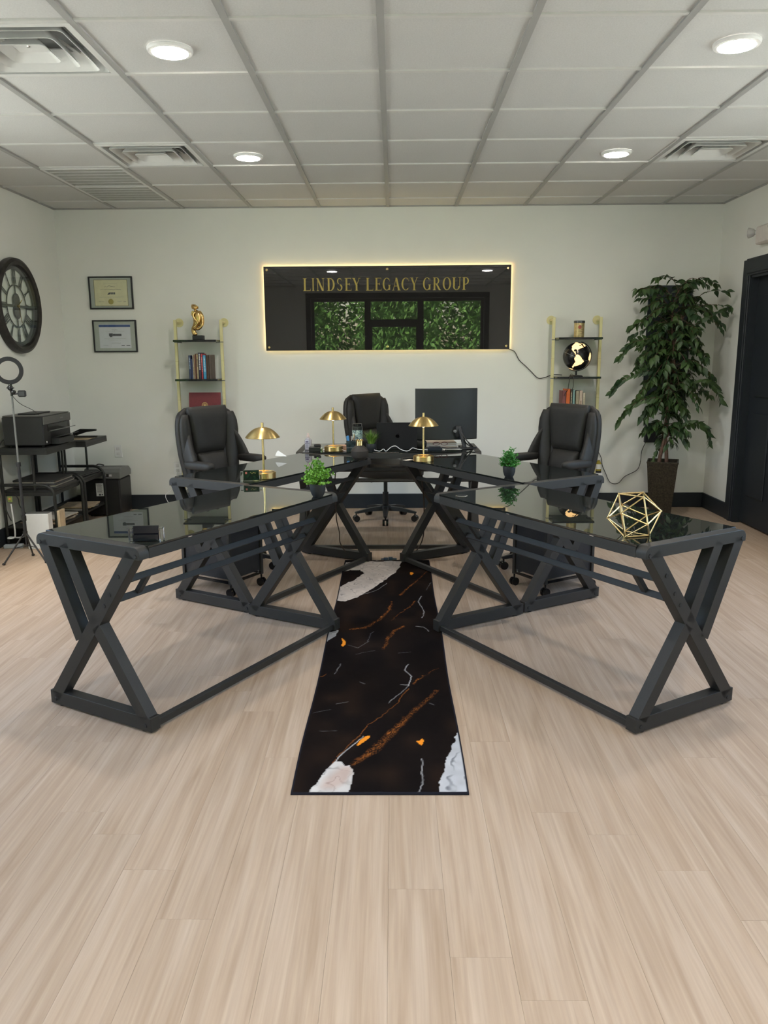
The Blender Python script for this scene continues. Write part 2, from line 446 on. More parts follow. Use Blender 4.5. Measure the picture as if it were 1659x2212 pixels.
MB().lathe([(0, 0), (.026, 0), (.026, -.008), (.010, -.012), (.010, -.035), (.026, -.045), (.026, -.06), (.012, -.068)], XR+.05, DY0+.07, 20, axis='x', cz=0.95).build('door_knob', CHROME, d)

# front storefront: dark frames, glass, door
FR = mat('storefront_frame', (0.02, 0.02, 0.021), 0.4, noise=0.03)
def glazing(name, x0, x1, z0, z1, fw=.06):
    f = struct(MB().box(x0, x0+fw, YF-.10, YF-.03, z0, z1).box(x1-fw, x1, YF-.10, YF-.03, z0, z1).box(x0+fw, x1-fw, YF-.10, YF-.03, z1-fw, z1).box(x0+fw, x1-fw, YF-.10, YF-.03, z0, z0+fw).build(name, FR, smooth=0))
    MB().box(x0+fw, x1-fw, YF-.068, YF-.062, z0+fw, z1-fw).build('pane', PANE, f, smooth=0)
    portal(x0+fw, x1-fw, z0+fw, z1-fw, YF-.09)
    return f
def added_glazing(name, X, s):  # frames and panes for the added, unseen daylight openings in the side walls
    xa, xb = (X-.10, X-.03) if s < 0 else (X+.03, X+.10); fw = .06; ym = (SY0+SY1)/2
    b = MB().box(xa, xb, SY0, SY0+fw, SZ0, SZ1).box(xa, xb, SY1-fw, SY1, SZ0, SZ1).box(xa, xb, ym-fw/2, ym+fw/2, SZ0, SZ1).box(xa, xb, SY0+fw, SY1-fw, SZ0, SZ0+fw).box(xa, xb, SY0+fw, SY1-fw, SZ1-fw, SZ1)
    f = struct(b.build(name, FR, smooth=0))
    for ya, yb in ((SY0+fw, ym-fw/2), (ym+fw/2, SY1-fw)): MB().box((xa+xb)/2-.003, (xa+xb)/2+.003, ya, yb, SZ0+fw, SZ1-fw).build('pane', PANE, f, smooth=0)
    o = portal(SY0+fw, SY1-fw, SZ0+fw, SZ1-fw); o.location = (xa if s < 0 else xb, ym, (SZ0+SZ1)/2); o.rotation_euler = (PI/2, 0, -PI/2 if s < 0 else PI/2)
added_glazing('added_window_left', XL, -1)
added_glazing('added_window_right', XR, 1)
glazing('window_1', WX0, -0.50, 0.0, WZ1)
glazing('window_2', 0.53, WX1, 0.0, WZ1)
glazing('window_3', -0.50, 0.53, 2.06, WZ1)
dd = glazing('door_2', -0.50, 0.53, 0.0, 2.06, .085)
MB().box(-.415, .445, YF-.09, YF-.04, .95, 1.03).build('push_bar', FR, dd, smooth=0)
struct(MB().box(WX0-.10, WX1+.10, YF-.001, YF+.02, WZ1, WZ1+.10, c=.003).box(WX0-.10, WX0, YF-.001, YF+.02, 0, WZ1, c=.003).box(WX1, WX1+.10, YF-.001, YF+.02, 0, WZ1, c=.003).build('trim_2', TRIM))

# ---- outside the front windows (seen mirrored in the wall sign and the glass)
GRASS = mat('grass_ground', (0.10, 0.17, 0.05), 0.9, noise=0.4, nscale=2)
LEAFO = leaf_material('tree_leaves_outside', (0.08, 0.20, 0.04), (0.26, 0.44, 0.10), 0.6)
BARK = mat('tree_bark', (0.10, 0.075, 0.055), 0.9, noise=0.3)
g = MB().box(-30, 30, -40, -7.5, -0.35, -0.125).build('lawn_outside', GRASS, smooth=0); struct(g)
g = MB().box(-30, 30, -7.5, 30, -0.35, -0.13).build('bounce_pavement', mat('bounce_concrete', (.34, .335, .31), .9, noise=.1, nscale=2), smooth=0); struct(g)  # unseen paving, made pale to bounce sunlight up onto ceiling and walls
def outside_tree(cx, cy, h, rad, n, lab, seed):
    rr = random.Random(seed)
    t = thing('tree', lab, 'tree', (cx, cy, -0.13), 0, 'trees outside the front windows')
    MB().tube([(0, 0, 0), (.05, 0, h*.4), (-.05, .05, h*.8)], [.11, .09, .05], 8).build('trunk', BARK, t)
    b = MB()
    for i in range(n):
        a = rr.uniform(0, 2*PI); zz = rr.uniform(.08, 1)*h; k = rad*math.sin(PI*min(.98, .2+.75*zz/h))**.6*rr.uniform(.3, 1)
        p = Vector((k*math.cos(a), k*math.sin(a)*.8, zz)); s = rr.uniform(.07, .16)
        d1 = Vector((rr.uniform(-1, 1), rr.uniform(-1, 1), rr.uniform(-1.2, .5))).normalized(); d2 = d1.orthogonal().normalized()
        b.add([p, p+d1*s+d2*s*.35, p+d1*s*2, p+d1*s-d2*s*.35], [(0, 1, 2, 3)])
    tag(b.build('foliage', LEAFO, t, smooth=0, fix=False), kind='stuff')
TL = ['leftmost', 'second from the left', 'third from the left', 'fourth from the left', 'fifth from the left', 'sixth from the left', 'seventh from the left', 'rightmost']
for i, (cx, cy, h, r_) in enumerate([(-9.2, -9.6, 6.4, 1.55), (-6.0, -9.0, 6.0, 1.55), (-2.9, -9.7, 6.6, 1.55), (0.2, -9.1, 5.8, 1.5), (3.2, -9.8, 6.4, 1.5), (6.3, -9.2, 6.2, 1.55), (9.4, -9.6, 6.6, 1.55)]):
    outside_tree(cx, cy, h, r_*.86, 9000, 'leafy green tree behind the camera, %s seen through the front windows' % TL[i], 40+i)
b = MB(); rr = random.Random(5)
for i in range(40000):
    p = Vector((rr.uniform(-13, 13), rr.uniform(-14, -11.8), rr.uniform(-.1, 5.2+.6*math.sin(i)))); q = rr.uniform(.07, .17)
    d1 = Vector((rr.uniform(-1, 1), rr.uniform(-1, 1), rr.uniform(-1.2, .5))).normalized(); d2 = d1.orthogonal().normalized()
    b.add([p, p+d1*q+d2*q*.4, p+d1*q*2, p+d1*q-d2*q*.4], [(0, 1, 2, 3)])
o = b.build('hedge', LEAFO, smooth=0, fix=False); tag(o, 'dense green hedge behind the row of trees, behind the camera', 'hedge', kind='stuff')

# ================================================================== DESKS
def desk_parts(t, L, W, m):
    """local x = length, y*m = away from the aisle, top at DH. m=+1/-1 mirrors"""
    def Y(y): return y*m
    def pr(poly, x0, x1): return MB().prism([(Y(p), q) for p, q in poly], x0, x1, axis='x')
    zt = DH
    top = [(0, zt-.048)]+[(W, zt-.048)]+arc(W-.03, zt-.03, .03, 0, 90, 5)+arc(.03, zt-.03, .03, 90, 180, 5)
    def bar(a, b2, wd):
        a = Vector(a); b2 = Vector(b2); d = (b2-a).normalized(); n = Vector((-d.y, d.x))*wd/2
        return [tuple(a+n), tuple(b2+n), tuple(b2-n), tuple(a-n)]
    k = W/.58
    for x0 in (0.0, L-.05):
        x1 = x0+.05
        f = pr(top, x0, x1).build('end_frame', STEEL, t, bevel=.002)
        MBf = lambda poly, nm: pr(poly, x0, x1).build(nm, STEEL, f, bevel=.002)
        MBf([(0, .008), (W, .008), (W, .066), (0, .066)], 'foot_rail')
        MBf(bar((.046*k, zt-.03), (.548*k, .045), .055), 'cross_brace')
        MBf(bar((.270*k, .395), (.034*k, .05), .052), 'cross_brace')
        MBf(bar((.545*k, zt-.03), (.368*k, .325), .052), 'cross_brace')
        MBf(bar((.420*k, zt-.03), (.275*k, .405), .050), 'cross_brace')
        xo = x0 if x0 == 0 else x1; bo = -1 if x0 == 0 else 1; bolt0 = None
        for (yy, zz) in ((.022, zt-.035), (W-.022, zt-.035), (.12, .62), (.175, .54), (.21, .49), (.03, .03), (W-.03, .03)):
            if bolt0 is None: o = bolt0 = MB().lathe([(.009, 0), (.008, .003*bo)], 0, 0, 12, axis='x').build('bolt', STEEL_M, f)
            else: o = bolt0.copy(); C.objects.link(o)
            o.location = (xo, Y(yy), zz)
        pad0 = None
        for yy in (.05, W-.05):
            if pad0 is None: o = pad0 = MB().lathe([(.018, 0), (.018, .009)], 0, 0, 12).build('foot_pad', PLASTIC, f)
            else: o = pad0.copy(); C.objects.link(o)
            o.location = (x0+.025, Y(yy), 0)
    for y0 in (0.0, W-.025):
        MB().box(.05, L-.05, min(Y(y0), Y(y0+.025)), max(Y(y0), Y(y0+.025)), zt-.050, zt-.010).build('apron_rail', STEEL, t, bevel=.0015)
    MB().box(.048, L-.048, min(Y(.0), Y(W)), max(Y(0), Y(W)), zt-.009, zt, c=.0012).build('glass_top', GLASSTOP, t)
    for yy, zz in ((.118*k, .598), (.185*k, .508)):
        MB().beam((.05, Y(yy), zz), (L-.05, Y(yy), zz), .022, .026, up=(0, .5*m, 1)).build('upper_stretcher', STEEL, t, bevel=.0015)
    for xx in (.15, L-.15):
        MB().beam((xx, Y(.118*k), .598), (xx, Y(.185*k), .508), .026, .020).build('stretcher_rung', STEEL, t, bevel=.0015)
    MB().box(.05, L-.05, min(Y(.012), Y(.040)), max(Y(.012), Y(.040)), .012, .040).build('floor_stretcher', STEEL, t, bevel=.0015)
    for xx in (.05+.35*(L-.1)/2, L/2+.1, L-.18):
        MB().box(xx-.011, xx+.011, min(Y(-.0015), Y(.012)), max(Y(-.0015), Y(.012)), zt-.011, zt-.008).build('glass_clip', CHROME, t, smooth=0)
    for xx in (.2, L/2, L-.2):
        for yy in (.03, W-.03):
            pass
DG = 'black glass desks in a V around the rug'
def desk(x, y, ang, L, W, m, lab):
    t = thing('glass_desk', lab, 'desk', (x, y, 0), math.radians(ang), DG)
    desk_parts(t, L, W, m); return t
A1 = math.degrees(math.atan2(.877, .48)); B1 = math.degrees(math.atan2(.87, .49)); R1 = math.degrees(math.atan2(.854, -.52))
dA = desk(-.945, 2.815, A1, 1.36, .58, 1, 'nearest black glass desk left of the rug, clear card holder on it')
dB = desk(-.815, 4.262, B1, 1.34, .58, 1, 'rear left black glass desk with a brass lamp and the left office chair')
dC = desk(.922, 2.805, R1, 1.38, .58, -1, 'nearest black glass desk right of the rug, gold geometric ornament on it')
dD = desk(.735, 4.262, R1, 1.34, .58, -1, 'rear right black glass desk with the round-leaf plant and the right office chair')
dE = desk(-.72, 5.725, 0, 1.36, .58, 1, 'manager desk at the back under the sign, holding laptop and monitor')
# silver grommet on the near right desk
gr = MB().lathe([(.028, 0), (.030, .002), (.026, .004), (.0, .004)], 0, 0, 28, cap=False).build('cable_grommet', CHROME)
gr.location = (.338, 3.885, DH); tag(gr, 'silver oval cable disc lying on the near right glass desk', 'grommet')

# ================================================================== OFFICE CHAIRS
def make_chair(lab, loc, rz, base_rot=0):
    t = thing('office_chair', lab, 'chair', loc, rz, 'black leather executive chairs')
    # backrest shell
    def hw(v):
        K = [(0, .165), (.12, .195), (.3, .222), (.55, .248), (.75, .256), (.86, .252), (.94, .232), (.985, .198), (1, .155)]
        for i in range(len(K)-1):
            if K[i][0] <= v <= K[i+1][0]:
                q = (v-K[i][0])/(K[i+1][0]-K[i][0]); return 1.06*(K[i][1]+(K[i+1][1]-K[i][1])*q)
        return 1.06*K[-1][1]
    def yc(z): return -.190-.13*(z-.45)-.025*math.sin((z-.45)/.65*PI)
    secs = []
    for i in range(25):
        v = i/24; z = .44+v*.66; h = hw(v); th = .055*(1-.35*v)*(1 if v < .93 else max(.25, 1-(v-.93)*9)); ring = []
        for j in range(32):
            a = 2*PI*j/32; cx, sy = math.cos(a), math.sin(a)
            X = math.copysign(abs(cx)**.55, cx)*h; D = math.copysign(abs(sy)**.6, sy)*th
            bow = .035*(X/.25)**2
            ring.append((X, yc(z)+D+bow, z))
        secs.append(ring)
    back = MB().loft(secs).build('backrest', LEATHER_S, t, smooth=80)
    def pad(w0, w1, z0, z1, th, fwd, name, m=LEATHER, n=15, dip=0):
        S = []
        for i in range(n+1):
            v = i/n; z = z0+v*(z1-z0); h = w0+(w1-w0)*v; q = max(.12, (1-abs(2*v-1)**5))**.5
            ring = []
            for j in range(28):
                a = 2*PI*j/28; cx, sy = math.cos(a), math.sin(a)
                X = math.copysign(abs(cx)**.5, cx)*h*(.93+.07*q); D = math.copysign(abs(sy)**.7, sy)*th*q
                ring.append((X, yc(z)+fwd+D+.02*(X/.25)**2+dip*math.sin(v*PI), z))
            S.append(ring)
        return MB().loft(S).build(name, m, t, smooth=80)
    pad(.136, .188, .79, 1.106, .050, .046, 'head_cushion')
    pad(.108, .128, .535, .80, .050, .048, 'lumbar_cushion', dip=.012)
    for s in (-1, 1):        # side bolsters with a stitched seam
        S = []
        for i in range(19):
            v = i/18; z = .50+v*.56; h0 = .130+.045*v; h1 = hw((z-.44)/.66)-.006; q = max(.2, (1-abs(2*v-1)**5))**.5; ring = []
            for j in range(20):
                a = 2*PI*j/20; X = (h0+h1)/2+math.cos(a)*(h1-h0)/2*1.05; D = math.sin(a)*.038*q
                ring.append((s*X, yc(z)+.036+D+.035*(X/.25)**2, z))
            S.append(ring)
        bo = MB().loft(S).build('side_bolster', LEATHER, t, smooth=80)
        for off in (.012, .026):
            pts = []
            for i in range(14):
                v = .05+i/13*.9; z = .44+v*.66; h = hw(v)-off*.3; pts.append((s*(h+.002), yc(z)+off-.012+.035*(h/.25)**2, z))
            MB().tube(pts, .0022, 5).build('seam_piping', LEATHER_S, bo, smooth=60)
    # seat
    def sf(p): p.z += -.02*(p.y/.25)**2 if p.y > .1 else 0; return p
    MB().pillow((0, .03, .455), (.52, .52, .13), .42, 14, fn=sf).build('seat', LEATHER, t, smooth=80)
    MB().pillow((0, .04, .505), (.36, .44, .06), .5, 12).build('seat_cushion', LEATHER, t, smooth=80)
    # arms: padded, sweeping from the back down to the pad
    for s in (-1, 1):
        path = smoothpath([(s*.205, -.235, .93), (s*.230, -.195, .87), (s*.246, -.155, .80), (s*.252, -.12, .735)], 4)
        S = []
        for p, q in zip(path, [i/(len(path)-1) for i in range(len(path))]):
            w_, d_ = .019, .046-.008*q
            S.append([(p.x+math.copysign(abs(math.cos(a))**.6, math.cos(a))*w_, p.y+math.sin(a)*d_, p.z+math.sin(a)*.03) for a in [2*PI*j/16 for j in range(16)]])
        arm = MB().loft(S).pillow((s*.252, -.055, .735), (.072, .25, .055), .55, 10)
        am = arm.build('armrest', LEATHER_S, t, smooth=80)
        MB().tube(smoothpath([(s*.252, .03, .715), (s*.262, .05, .64), (s*.272, .04, .52), (s*.2, .02, .42)], 4), .017, 10).build('arm_support', PLASTIC, am, smooth=60)
    MB().box(-.09, .09, -.10, .14, .375, .40, c=.006).tube([(.05, .05, .385), (.27, .07, .38)], .006, 6).build('tilt_mechanism', PLASTIC, t)
    MB().lathe([(.026, .10), (.026, .25), (.017, .25), (.017, .38)], 0, 0, 16).build('gas_lift', PLASTIC, t)
    MB().lathe([(.045, .085), (.05, .10), (.045, .13), (.028, .14)], 0, 0, 20).build('base_hub', PLASTIC, t)
    for k in range(5):
        a = base_rot+k*2*PI/5; c_, s_ = math.cos(a), math.sin(a)
        S = []
        for rr, z0, z1, w_ in ((.03, .085, .125, .028), (.15, .085, .115, .022), (.26, .072, .092, .018), (.285, .074, .086, .012)):
            S.append([(rr*c_-q*s_, rr*s_+q*c_, z) for q, z in ((-w_, z0), (w_, z0), (w_*.7, z1), (-w_*.7, z1))])
        leg = MB().loft(S).build('base_leg', PLASTIC, t, bevel=.002)
        ca = MB(); ex, ey = .272*c_, .272*s_
        ca.tube([(ex, ey, .045), (ex, ey, .08)], .007, 8)
        ax = Vector((-s_, c_, 0))
        for sd in (-1, 1):
            p = Vector((ex, ey, .028))+ax*sd*.006
            ca.tube([p, p+ax*sd*.019], .028, 18)
        ca.build('caster', PLASTIC_G, leg, smooth=40)
    return t
make_chair('left black leather office chair behind the rear left desk, in front of the book shelf', (-1.095, 5.285, 0), math.radians(-122), math.radians(38.6))
make_chair('right black leather office chair behind the rear right desk, in front of the globe shelf', (1.010, 5.275, 0), math.radians(122), math.radians(-.7))
make_chair('black leather office chair at the manager desk below the sign, turned to the monitor', (-.075, 6.88, 0), math.radians(-130), math.radians(130-90))

# ================================================================== FILE CABINETS
def cabinet(lab, x, y, ang, m):
    t = thing('rolling_file_cabinet', lab, 'cabinet', (x, y, 0), math.radians(ang), 'black rolling file cabinets under the rear desks')
    L, D, z0, z1 = .31, .40, .075, .60
    def bx(b, x0, x1, y0, y1, za, zb, **k): return b.box(x0, x1, min(y0*m, y1*m), max(y0*m, y1*m), za, zb, **k)
    bx(MB(), .012, L-.012, .012, D-.012, z0+.03, z1-.02).build('body', STEEL_M, t, smooth=0)
    bx(MB(), -.005, L+.005, -.005, D+.005, z1-.02, z1, c=.003).build('top_panel', STEEL_M, t)
    for px_ in (0, L-.022):
        for py_ in (0, D-.022):
            bx(MB(), px_, px_+.022, py_, py_+.022, z0, z1-.02, c=.002).build('corner_post', STEEL, t)
            cx, cy = px_+.011, (py_+.011)*m
            c_ = MB().tube([(cx, cy, .05), (cx, cy, z0)], .006, 8)
            for sd in (-1, 1): c_.tube([(cx+sd*.005, cy, .026), (cx+sd*.018, cy, .026)], .026, 18)
            c_.build('caster', PLASTIC_G, t)
    b = MB()
    bx(b, .022, L-.022, .004, .016, z0+.004, z0+.018); bx(b, .004, .016, .022, D-.022, z0+.004, z0+.018)
    bx(b, .022, L-.022, D-.016, D-.004, z0+.004, z0+.018); bx(b, L-.016, L-.004, .022, D-.022, z0+.004, z0+.018)
    b.build('bottom_rail', PLASTIC_G, t, smooth=0)
    for k in range(3):
        a = z0+.035+k*.158
        dr = bx(MB(), .026, L-.026, D-.012, D+.004, a, a+.150, c=.003).build('drawer', STEEL_M, t)
        MB().tube(smoothpath([(L/2-.05, (D+.004)*m, a+.11), (L/2-.045, (D+.022)*m, a+.11), (L/2+.045, (D+.022)*m, a+.11), (L/2+.05, (D+.004)*m, a+.11)], 3), .004, 6).build('handle', CHROME, dr)
cabinet('black rolling cabinet under the rear left desk', -.99, 4.578, 60, 1)
cabinet('black rolling cabinet under the rear right desk', .908, 4.571, 121.3, -1)

# ================================================================== RUG
def make_rug():
    L, W = 3.05, .596
    nx, ny = 150, 700
    xs = np.linspace(-W/2, W/2, nx); ys = np.linspace(0, L, ny)
    X, Yv = np.meshgrid(xs, ys); P = np.stack([X.ravel(), Yv.ravel()], 1)
    rng = np.random.default_rng(3)
    def vnoise(sx, sy, seed):
        r = np.random.default_rng(seed); gx_ = int(W*sx)+3; gy_ = int(L*sy)+3
        G = r.random((gy_, gx_)); u = (P[:, 0]+W/2)*sx; v = P[:, 1]*sy
        i = u.astype(int); j = v.astype(int); fu = u-i; fv = v-j; fu = fu*fu*(3-2*fu); fv = fv*fv*(3-2*fv)
        return (G[j, i]*(1-fu)+G[j, i+1]*fu)*(1-fv)+(G[j+1, i]*(1-fu)+G[j+1, i+1]*fu)*fv
    n1 = vnoise(40, 30, 1); n2 = vnoise(160, 120, 2); n3 = vnoise(12, 8, 4); n4 = vnoise(250, 220, 6)
    wob = np.stack([(n1-.5)*.018+(vnoise(90, 70, 9)-.5)*.008, (vnoise(40, 30, 5)-.5)*.03], 1)
    Q = P+wob*.6
    def dist(pts, ws=None, q=None):
        q = Q if q is None else q
        best = np.full(len(q), 9.0); wb = np.zeros(len(q))
        for k in range(len(pts)-1):
            a = np.array(pts[k]); b = np.array(pts[k+1]); d = b-a; t = np.clip(((q-a)@d)/(d@d), 0, 1)
            dd = np.hypot(*(q-(a+t[:, None]*d)).T)
            w_ = 0 if ws is None else ws[k]+(ws[k+1]-ws[k])*t
            val = dd-w_; mk = val < best; best = np.where(mk, val, best)
        return best
    def inside(poly, q):
        c = np.zeros(len(q), bool); n = len(poly)
        for i in range(n):
            x1, y1 = poly[i]; x2, y2 = poly[(i+1) % n]
            if y1 == y2: continue
            k = (y1 > q[:, 1]) != (y2 > q[:, 1]); xi = (x2-x1)*(q[:, 1]-y1)/(y2-y1)+x1
            c ^= k & (q[:, 0] < xi)
        return c
    col = np.zeros((len(P), 3)); col[:] = (.0075, .0058, .006)
    col += (n3[:, None]**3)*np.array((.012, .006, .003))
    streaks = [([(.237,.825),(.204,.76),(.155,.662),(.112,.593),(.06,.472),(.012,.379),(-.029,.292),(-.098,.192)], [.007,.007,.008,.009,.012,.018,.022,.006]),
      ([(.099,1.65),(.052,1.591),(.019,1.478),(-.002,1.318)], [.009,.012,.012,.005]),
      ([(.034,2.091),(.023,1.927),(-.038,1.753),(-.103,1.631),(-.183,1.602)], [.005,.010,.007,.011,.008]),
      ([(.265,2.737),(.191,2.513),(.123,2.319),(.091,2.215)], [.003,.004,.007,.011]),
      ([(.175,2.09),(.147,1.995),(.088,1.882),(.031,1.753)], [.006,.005,.003,.001]),
      ([(.26,1.085),(.177,.975),(.14,.891)], [.001,.003,.006]),
      ([(-.173,.174),(-.156,.246),(-.107,.359),(-.063,.472),(.015,.604),(.067,.711),(.111,.838)], [.002,.002,.002,.002,.001,.002,.003]),
      ([(-.266,1.005),(-.287,.976)], [.002,.003])]
    for pts, ws in streaks:
        big = max(ws) > .0045
        d = dist(pts, [q*(.75 if big else .6) for q in ws]); wmax = max(ws)
        a = np.clip(1-(d+wmax*.35)/(wmax*.75), 0, 1)*(np.clip((n4-.36)*2.6, 0, 1)*(.45+.75*n1) if big else .75)
        col = col*(1-a[:, None])+a[:, None]*np.array((.30, .10, .022))
    lines = [([(-.166,.192),(-.139,.273),(-.105,.33),(-.083,.369),(-.071,.409)], .0025, .8), ([(.117,1.123),(.098,1.055),(.131,.975),(.115,.878),(.079,.885)], .003, .65),
      ([(.118,.878),(.067,.773),(.024,.699)], .001, .4), ([(.22,2.189),(.194,2.09),(.221,1.903),(.206,1.794)], .003, .55), ([(.167,1.65),(.207,1.639),(.231,1.571)], .0025, .6),
      ([(.148,.228),(.144,.058),(.13,.011)], .0025, .6), ([(-.205,1.124),(-.226,1.005)], .0015, .3), ([(.005,2.472),(-.049,2.334),(-.109,2.256),(-.199,2.192)], .002, .5),
      ([(-.106,.913),(-.083,.892)], .0015, .3), ([(.07,1.259),(.132,1.275)], .0015, .2), ([(.198,.692),(.218,.674)], .001, .3), ([(-.175,.451),(-.243,.446)], .001, .15),
      ([(-.139,1.252),(-.042,1.301)], .001, .15), ([(-.279,.605),(-.214,.639)], .001, .12), ([(-.146,.711),(-.192,.687)], .0015, .2), ([(.248,2.318),(.287,2.483)], .001, .3), ([(-.083,1.424),(-.074,1.534),(-.055,1.572)], .001, .15),
      ([(-.183,1.371),(-.131,1.336),(-.077,1.424)], .001, .18)]
    for pts, wd, al in lines:
        a = np.clip(1-(dist(pts, None, P+wob*.35)-wd*.3)/.0024, 0, 1)*al*(.45+.8*n1)
        col = col*(1-a[:, None])+a[:, None]*np.array((.62, .62, .66))
    whites = [[(-.288,2.989),(-.125,3.028),(.107,3.025),(.084,2.851),(.053,2.708),(.004,2.573),(-.051,2.43),(-.125,2.269),(-.196,2.142),(-.246,2.093),(-.30,2.118),(-.30,2.377),(-.246,2.488),(-.209,2.545),(-.18,2.634),(-.149,2.71),(-.178,2.789),(-.229,2.79),(-.30,2.758),(-.30,2.888)],
      [(-.30,1.554),(-.242,1.593),(-.259,1.498),(-.30,1.41)], [(-.244,-.01),(-.221,.066),(-.185,.157),(-.158,.214),(-.14,.214),(-.125,.187),(-.109,.187),(-.096,.149),(-.094,.098),(-.104,-.01)], [(.30,.466),(.31,.32),(.31,.201),(.31,-.01),(.199,-.01),(.21,.099),(.249,.283)]]
    tone = [(.52, .47, .44), (.30, .31, .33), (.60, .585, .59), (.50, .52, .57)]
    for k, (poly, tn) in enumerate(zip(whites, tone)):
        mk = inside(poly, Q)
        edge = dist(poly+[poly[0]])
        vein = np.sin((Q[:, 0]*(60 if k != 3 else 120)+Q[:, 1]*(14 if k != 3 else -26)+n1*(9 if k != 3 else 2.5)+n3*6))
        dark = np.clip((vein-.72)*3, 0, 1)*(.55 if k != 3 else .8)*np.clip(n1*1.8-.3, 0, 1)
        base_ = np.array(tn)*(.88+.2*n1[:, None])
        if k == 0:
            sw = np.clip(1-(dist([(-.30,2.45),(-.20,2.50),(-.13,2.62),(-.08,2.55)], [.01,.008,.004,.002]))/.012, 0, 1); dark = np.maximum(dark, sw*.0)
        c_ = base_*(1-dark[:, None])+dark[:, None]*np.array((.03, .035, .05))
        col[mk] = c_[mk]
        rim = np.clip(1-edge/.004, 0, 1)*.6*mk
        col = col*(1-rim[:, None])+rim[:, None]*np.array((.5, .5, .54))
        if k in (2,):
            pk = np.clip(1-dist([(-.12,.16),(-.15,.09),(-.17,.05)], [.01, .02, .012])/.03, 0, 1)*.45*mk
            col = col*(1-pk[:, None])+pk[:, None]*np.array((.45, .25, .18))
    blobs = [[(-.222,1.479),(-.207,1.451),(-.195,1.415),(-.196,1.38),(-.207,1.354),(-.215,1.371),(-.212,1.424)], [(-.042,.409),(-.043,.394),(-.059,.369),(-.077,.34),(-.088,.325),(-.091,.335),(-.079,.374),(-.061,.404)],
      [(.131,.369),(.143,.369),(.156,.389),(.159,.374),(.157,.35),(.149,.332),(.14,.345)], [(.156,2.729),(.17,2.728),(.181,2.703),(.166,2.661),(.155,2.676)]]
    for poly in blobs: col[inside(poly, P)] = (.85, .29, .025)
    # dark stitched hem
    hem = (np.abs(P[:, 0]) > W/2-.007) | (P[:, 1] < .010) | (P[:, 1] > L-.010)
    col[hem] = (.018, .018, .026)
    seam = np.abs(P[:, 0]-.0) < .0018
    col[seam & ~hem] = col[seam & ~hem]*.9+.006
    # gentle ripples
    Z = .0045+.0012*np.sin(P[:, 1]*9+P[:, 0]*4)*(np.abs(P[:, 0])/.3)+.0006*n1+.002*np.exp(-((P[:, 0])/.01)**2)*np.clip(1-P[:, 1]/.6, 0, 1)
    ex = .003*np.sin(P[:, 1]*5)*(P[:, 0]/.3)
    V = np.stack([P[:, 0]+ex, P[:, 1], Z], 1)
    # skirt
    me = bpy.data.meshes.new('runner_rug')
    idx = np.arange(nx*ny).reshape(ny, nx)
    F = np.stack([idx[:-1, :-1], idx[:-1, 1:], idx[1:, 1:], idx[1:, :-1]], 2).reshape(-1, 4)
    ringi = np.concatenate([idx[0, :], idx[1:, -1], idx[-1, -2::-1], idx[-2:0:-1, 0]])
    low = V[ringi].copy(); low[:, 2] = .0004
    V2 = np.vstack([V, low]); n0 = len(V); m_ = len(ringi)
    F2 = np.stack([ringi, np.arange(n0, n0+m_), n0+(np.arange(m_)+1) % m_, np.roll(ringi, -1)], 1)
    Fa = np.vstack([F, F2])
    me.vertices.add(len(V2)); me.vertices.foreach_set('co', V2.astype(np.float32).ravel())
    me.loops.add(Fa.size); me.loops.foreach_set('vertex_index', Fa.ravel().astype(np.int32))
    me.polygons.add(len(Fa)); me.polygons.foreach_set('loop_start', np.arange(0, Fa.size, 4, dtype=np.int32)); me.polygons.foreach_set('loop_total', np.full(len(Fa), 4, dtype=np.int32))
    me.polygons.foreach_set('use_smooth', [True]*len(Fa))
    me.update(); me.validate()
    at_ = me.color_attributes.new('print', 'FLOAT_COLOR', 'POINT')
    cc = np.ones((len(V2), 4), np.float32); cc[:n0, :3] = col; cc[n0:, :3] = (.018, .018, .026)
    at_.data.foreach_set('color', cc.ravel())
    me.materials.append(attr_material('printed_rug_pile', .95, .35, 0))
    o = bpy.data.objects.new('runner_rug', me); C.objects.link(o); o.location = (-.052, 2.39, 0.0002)
    tag(o, 'black runner rug with white and orange marble print down the middle aisle', 'rug')
make_rug()

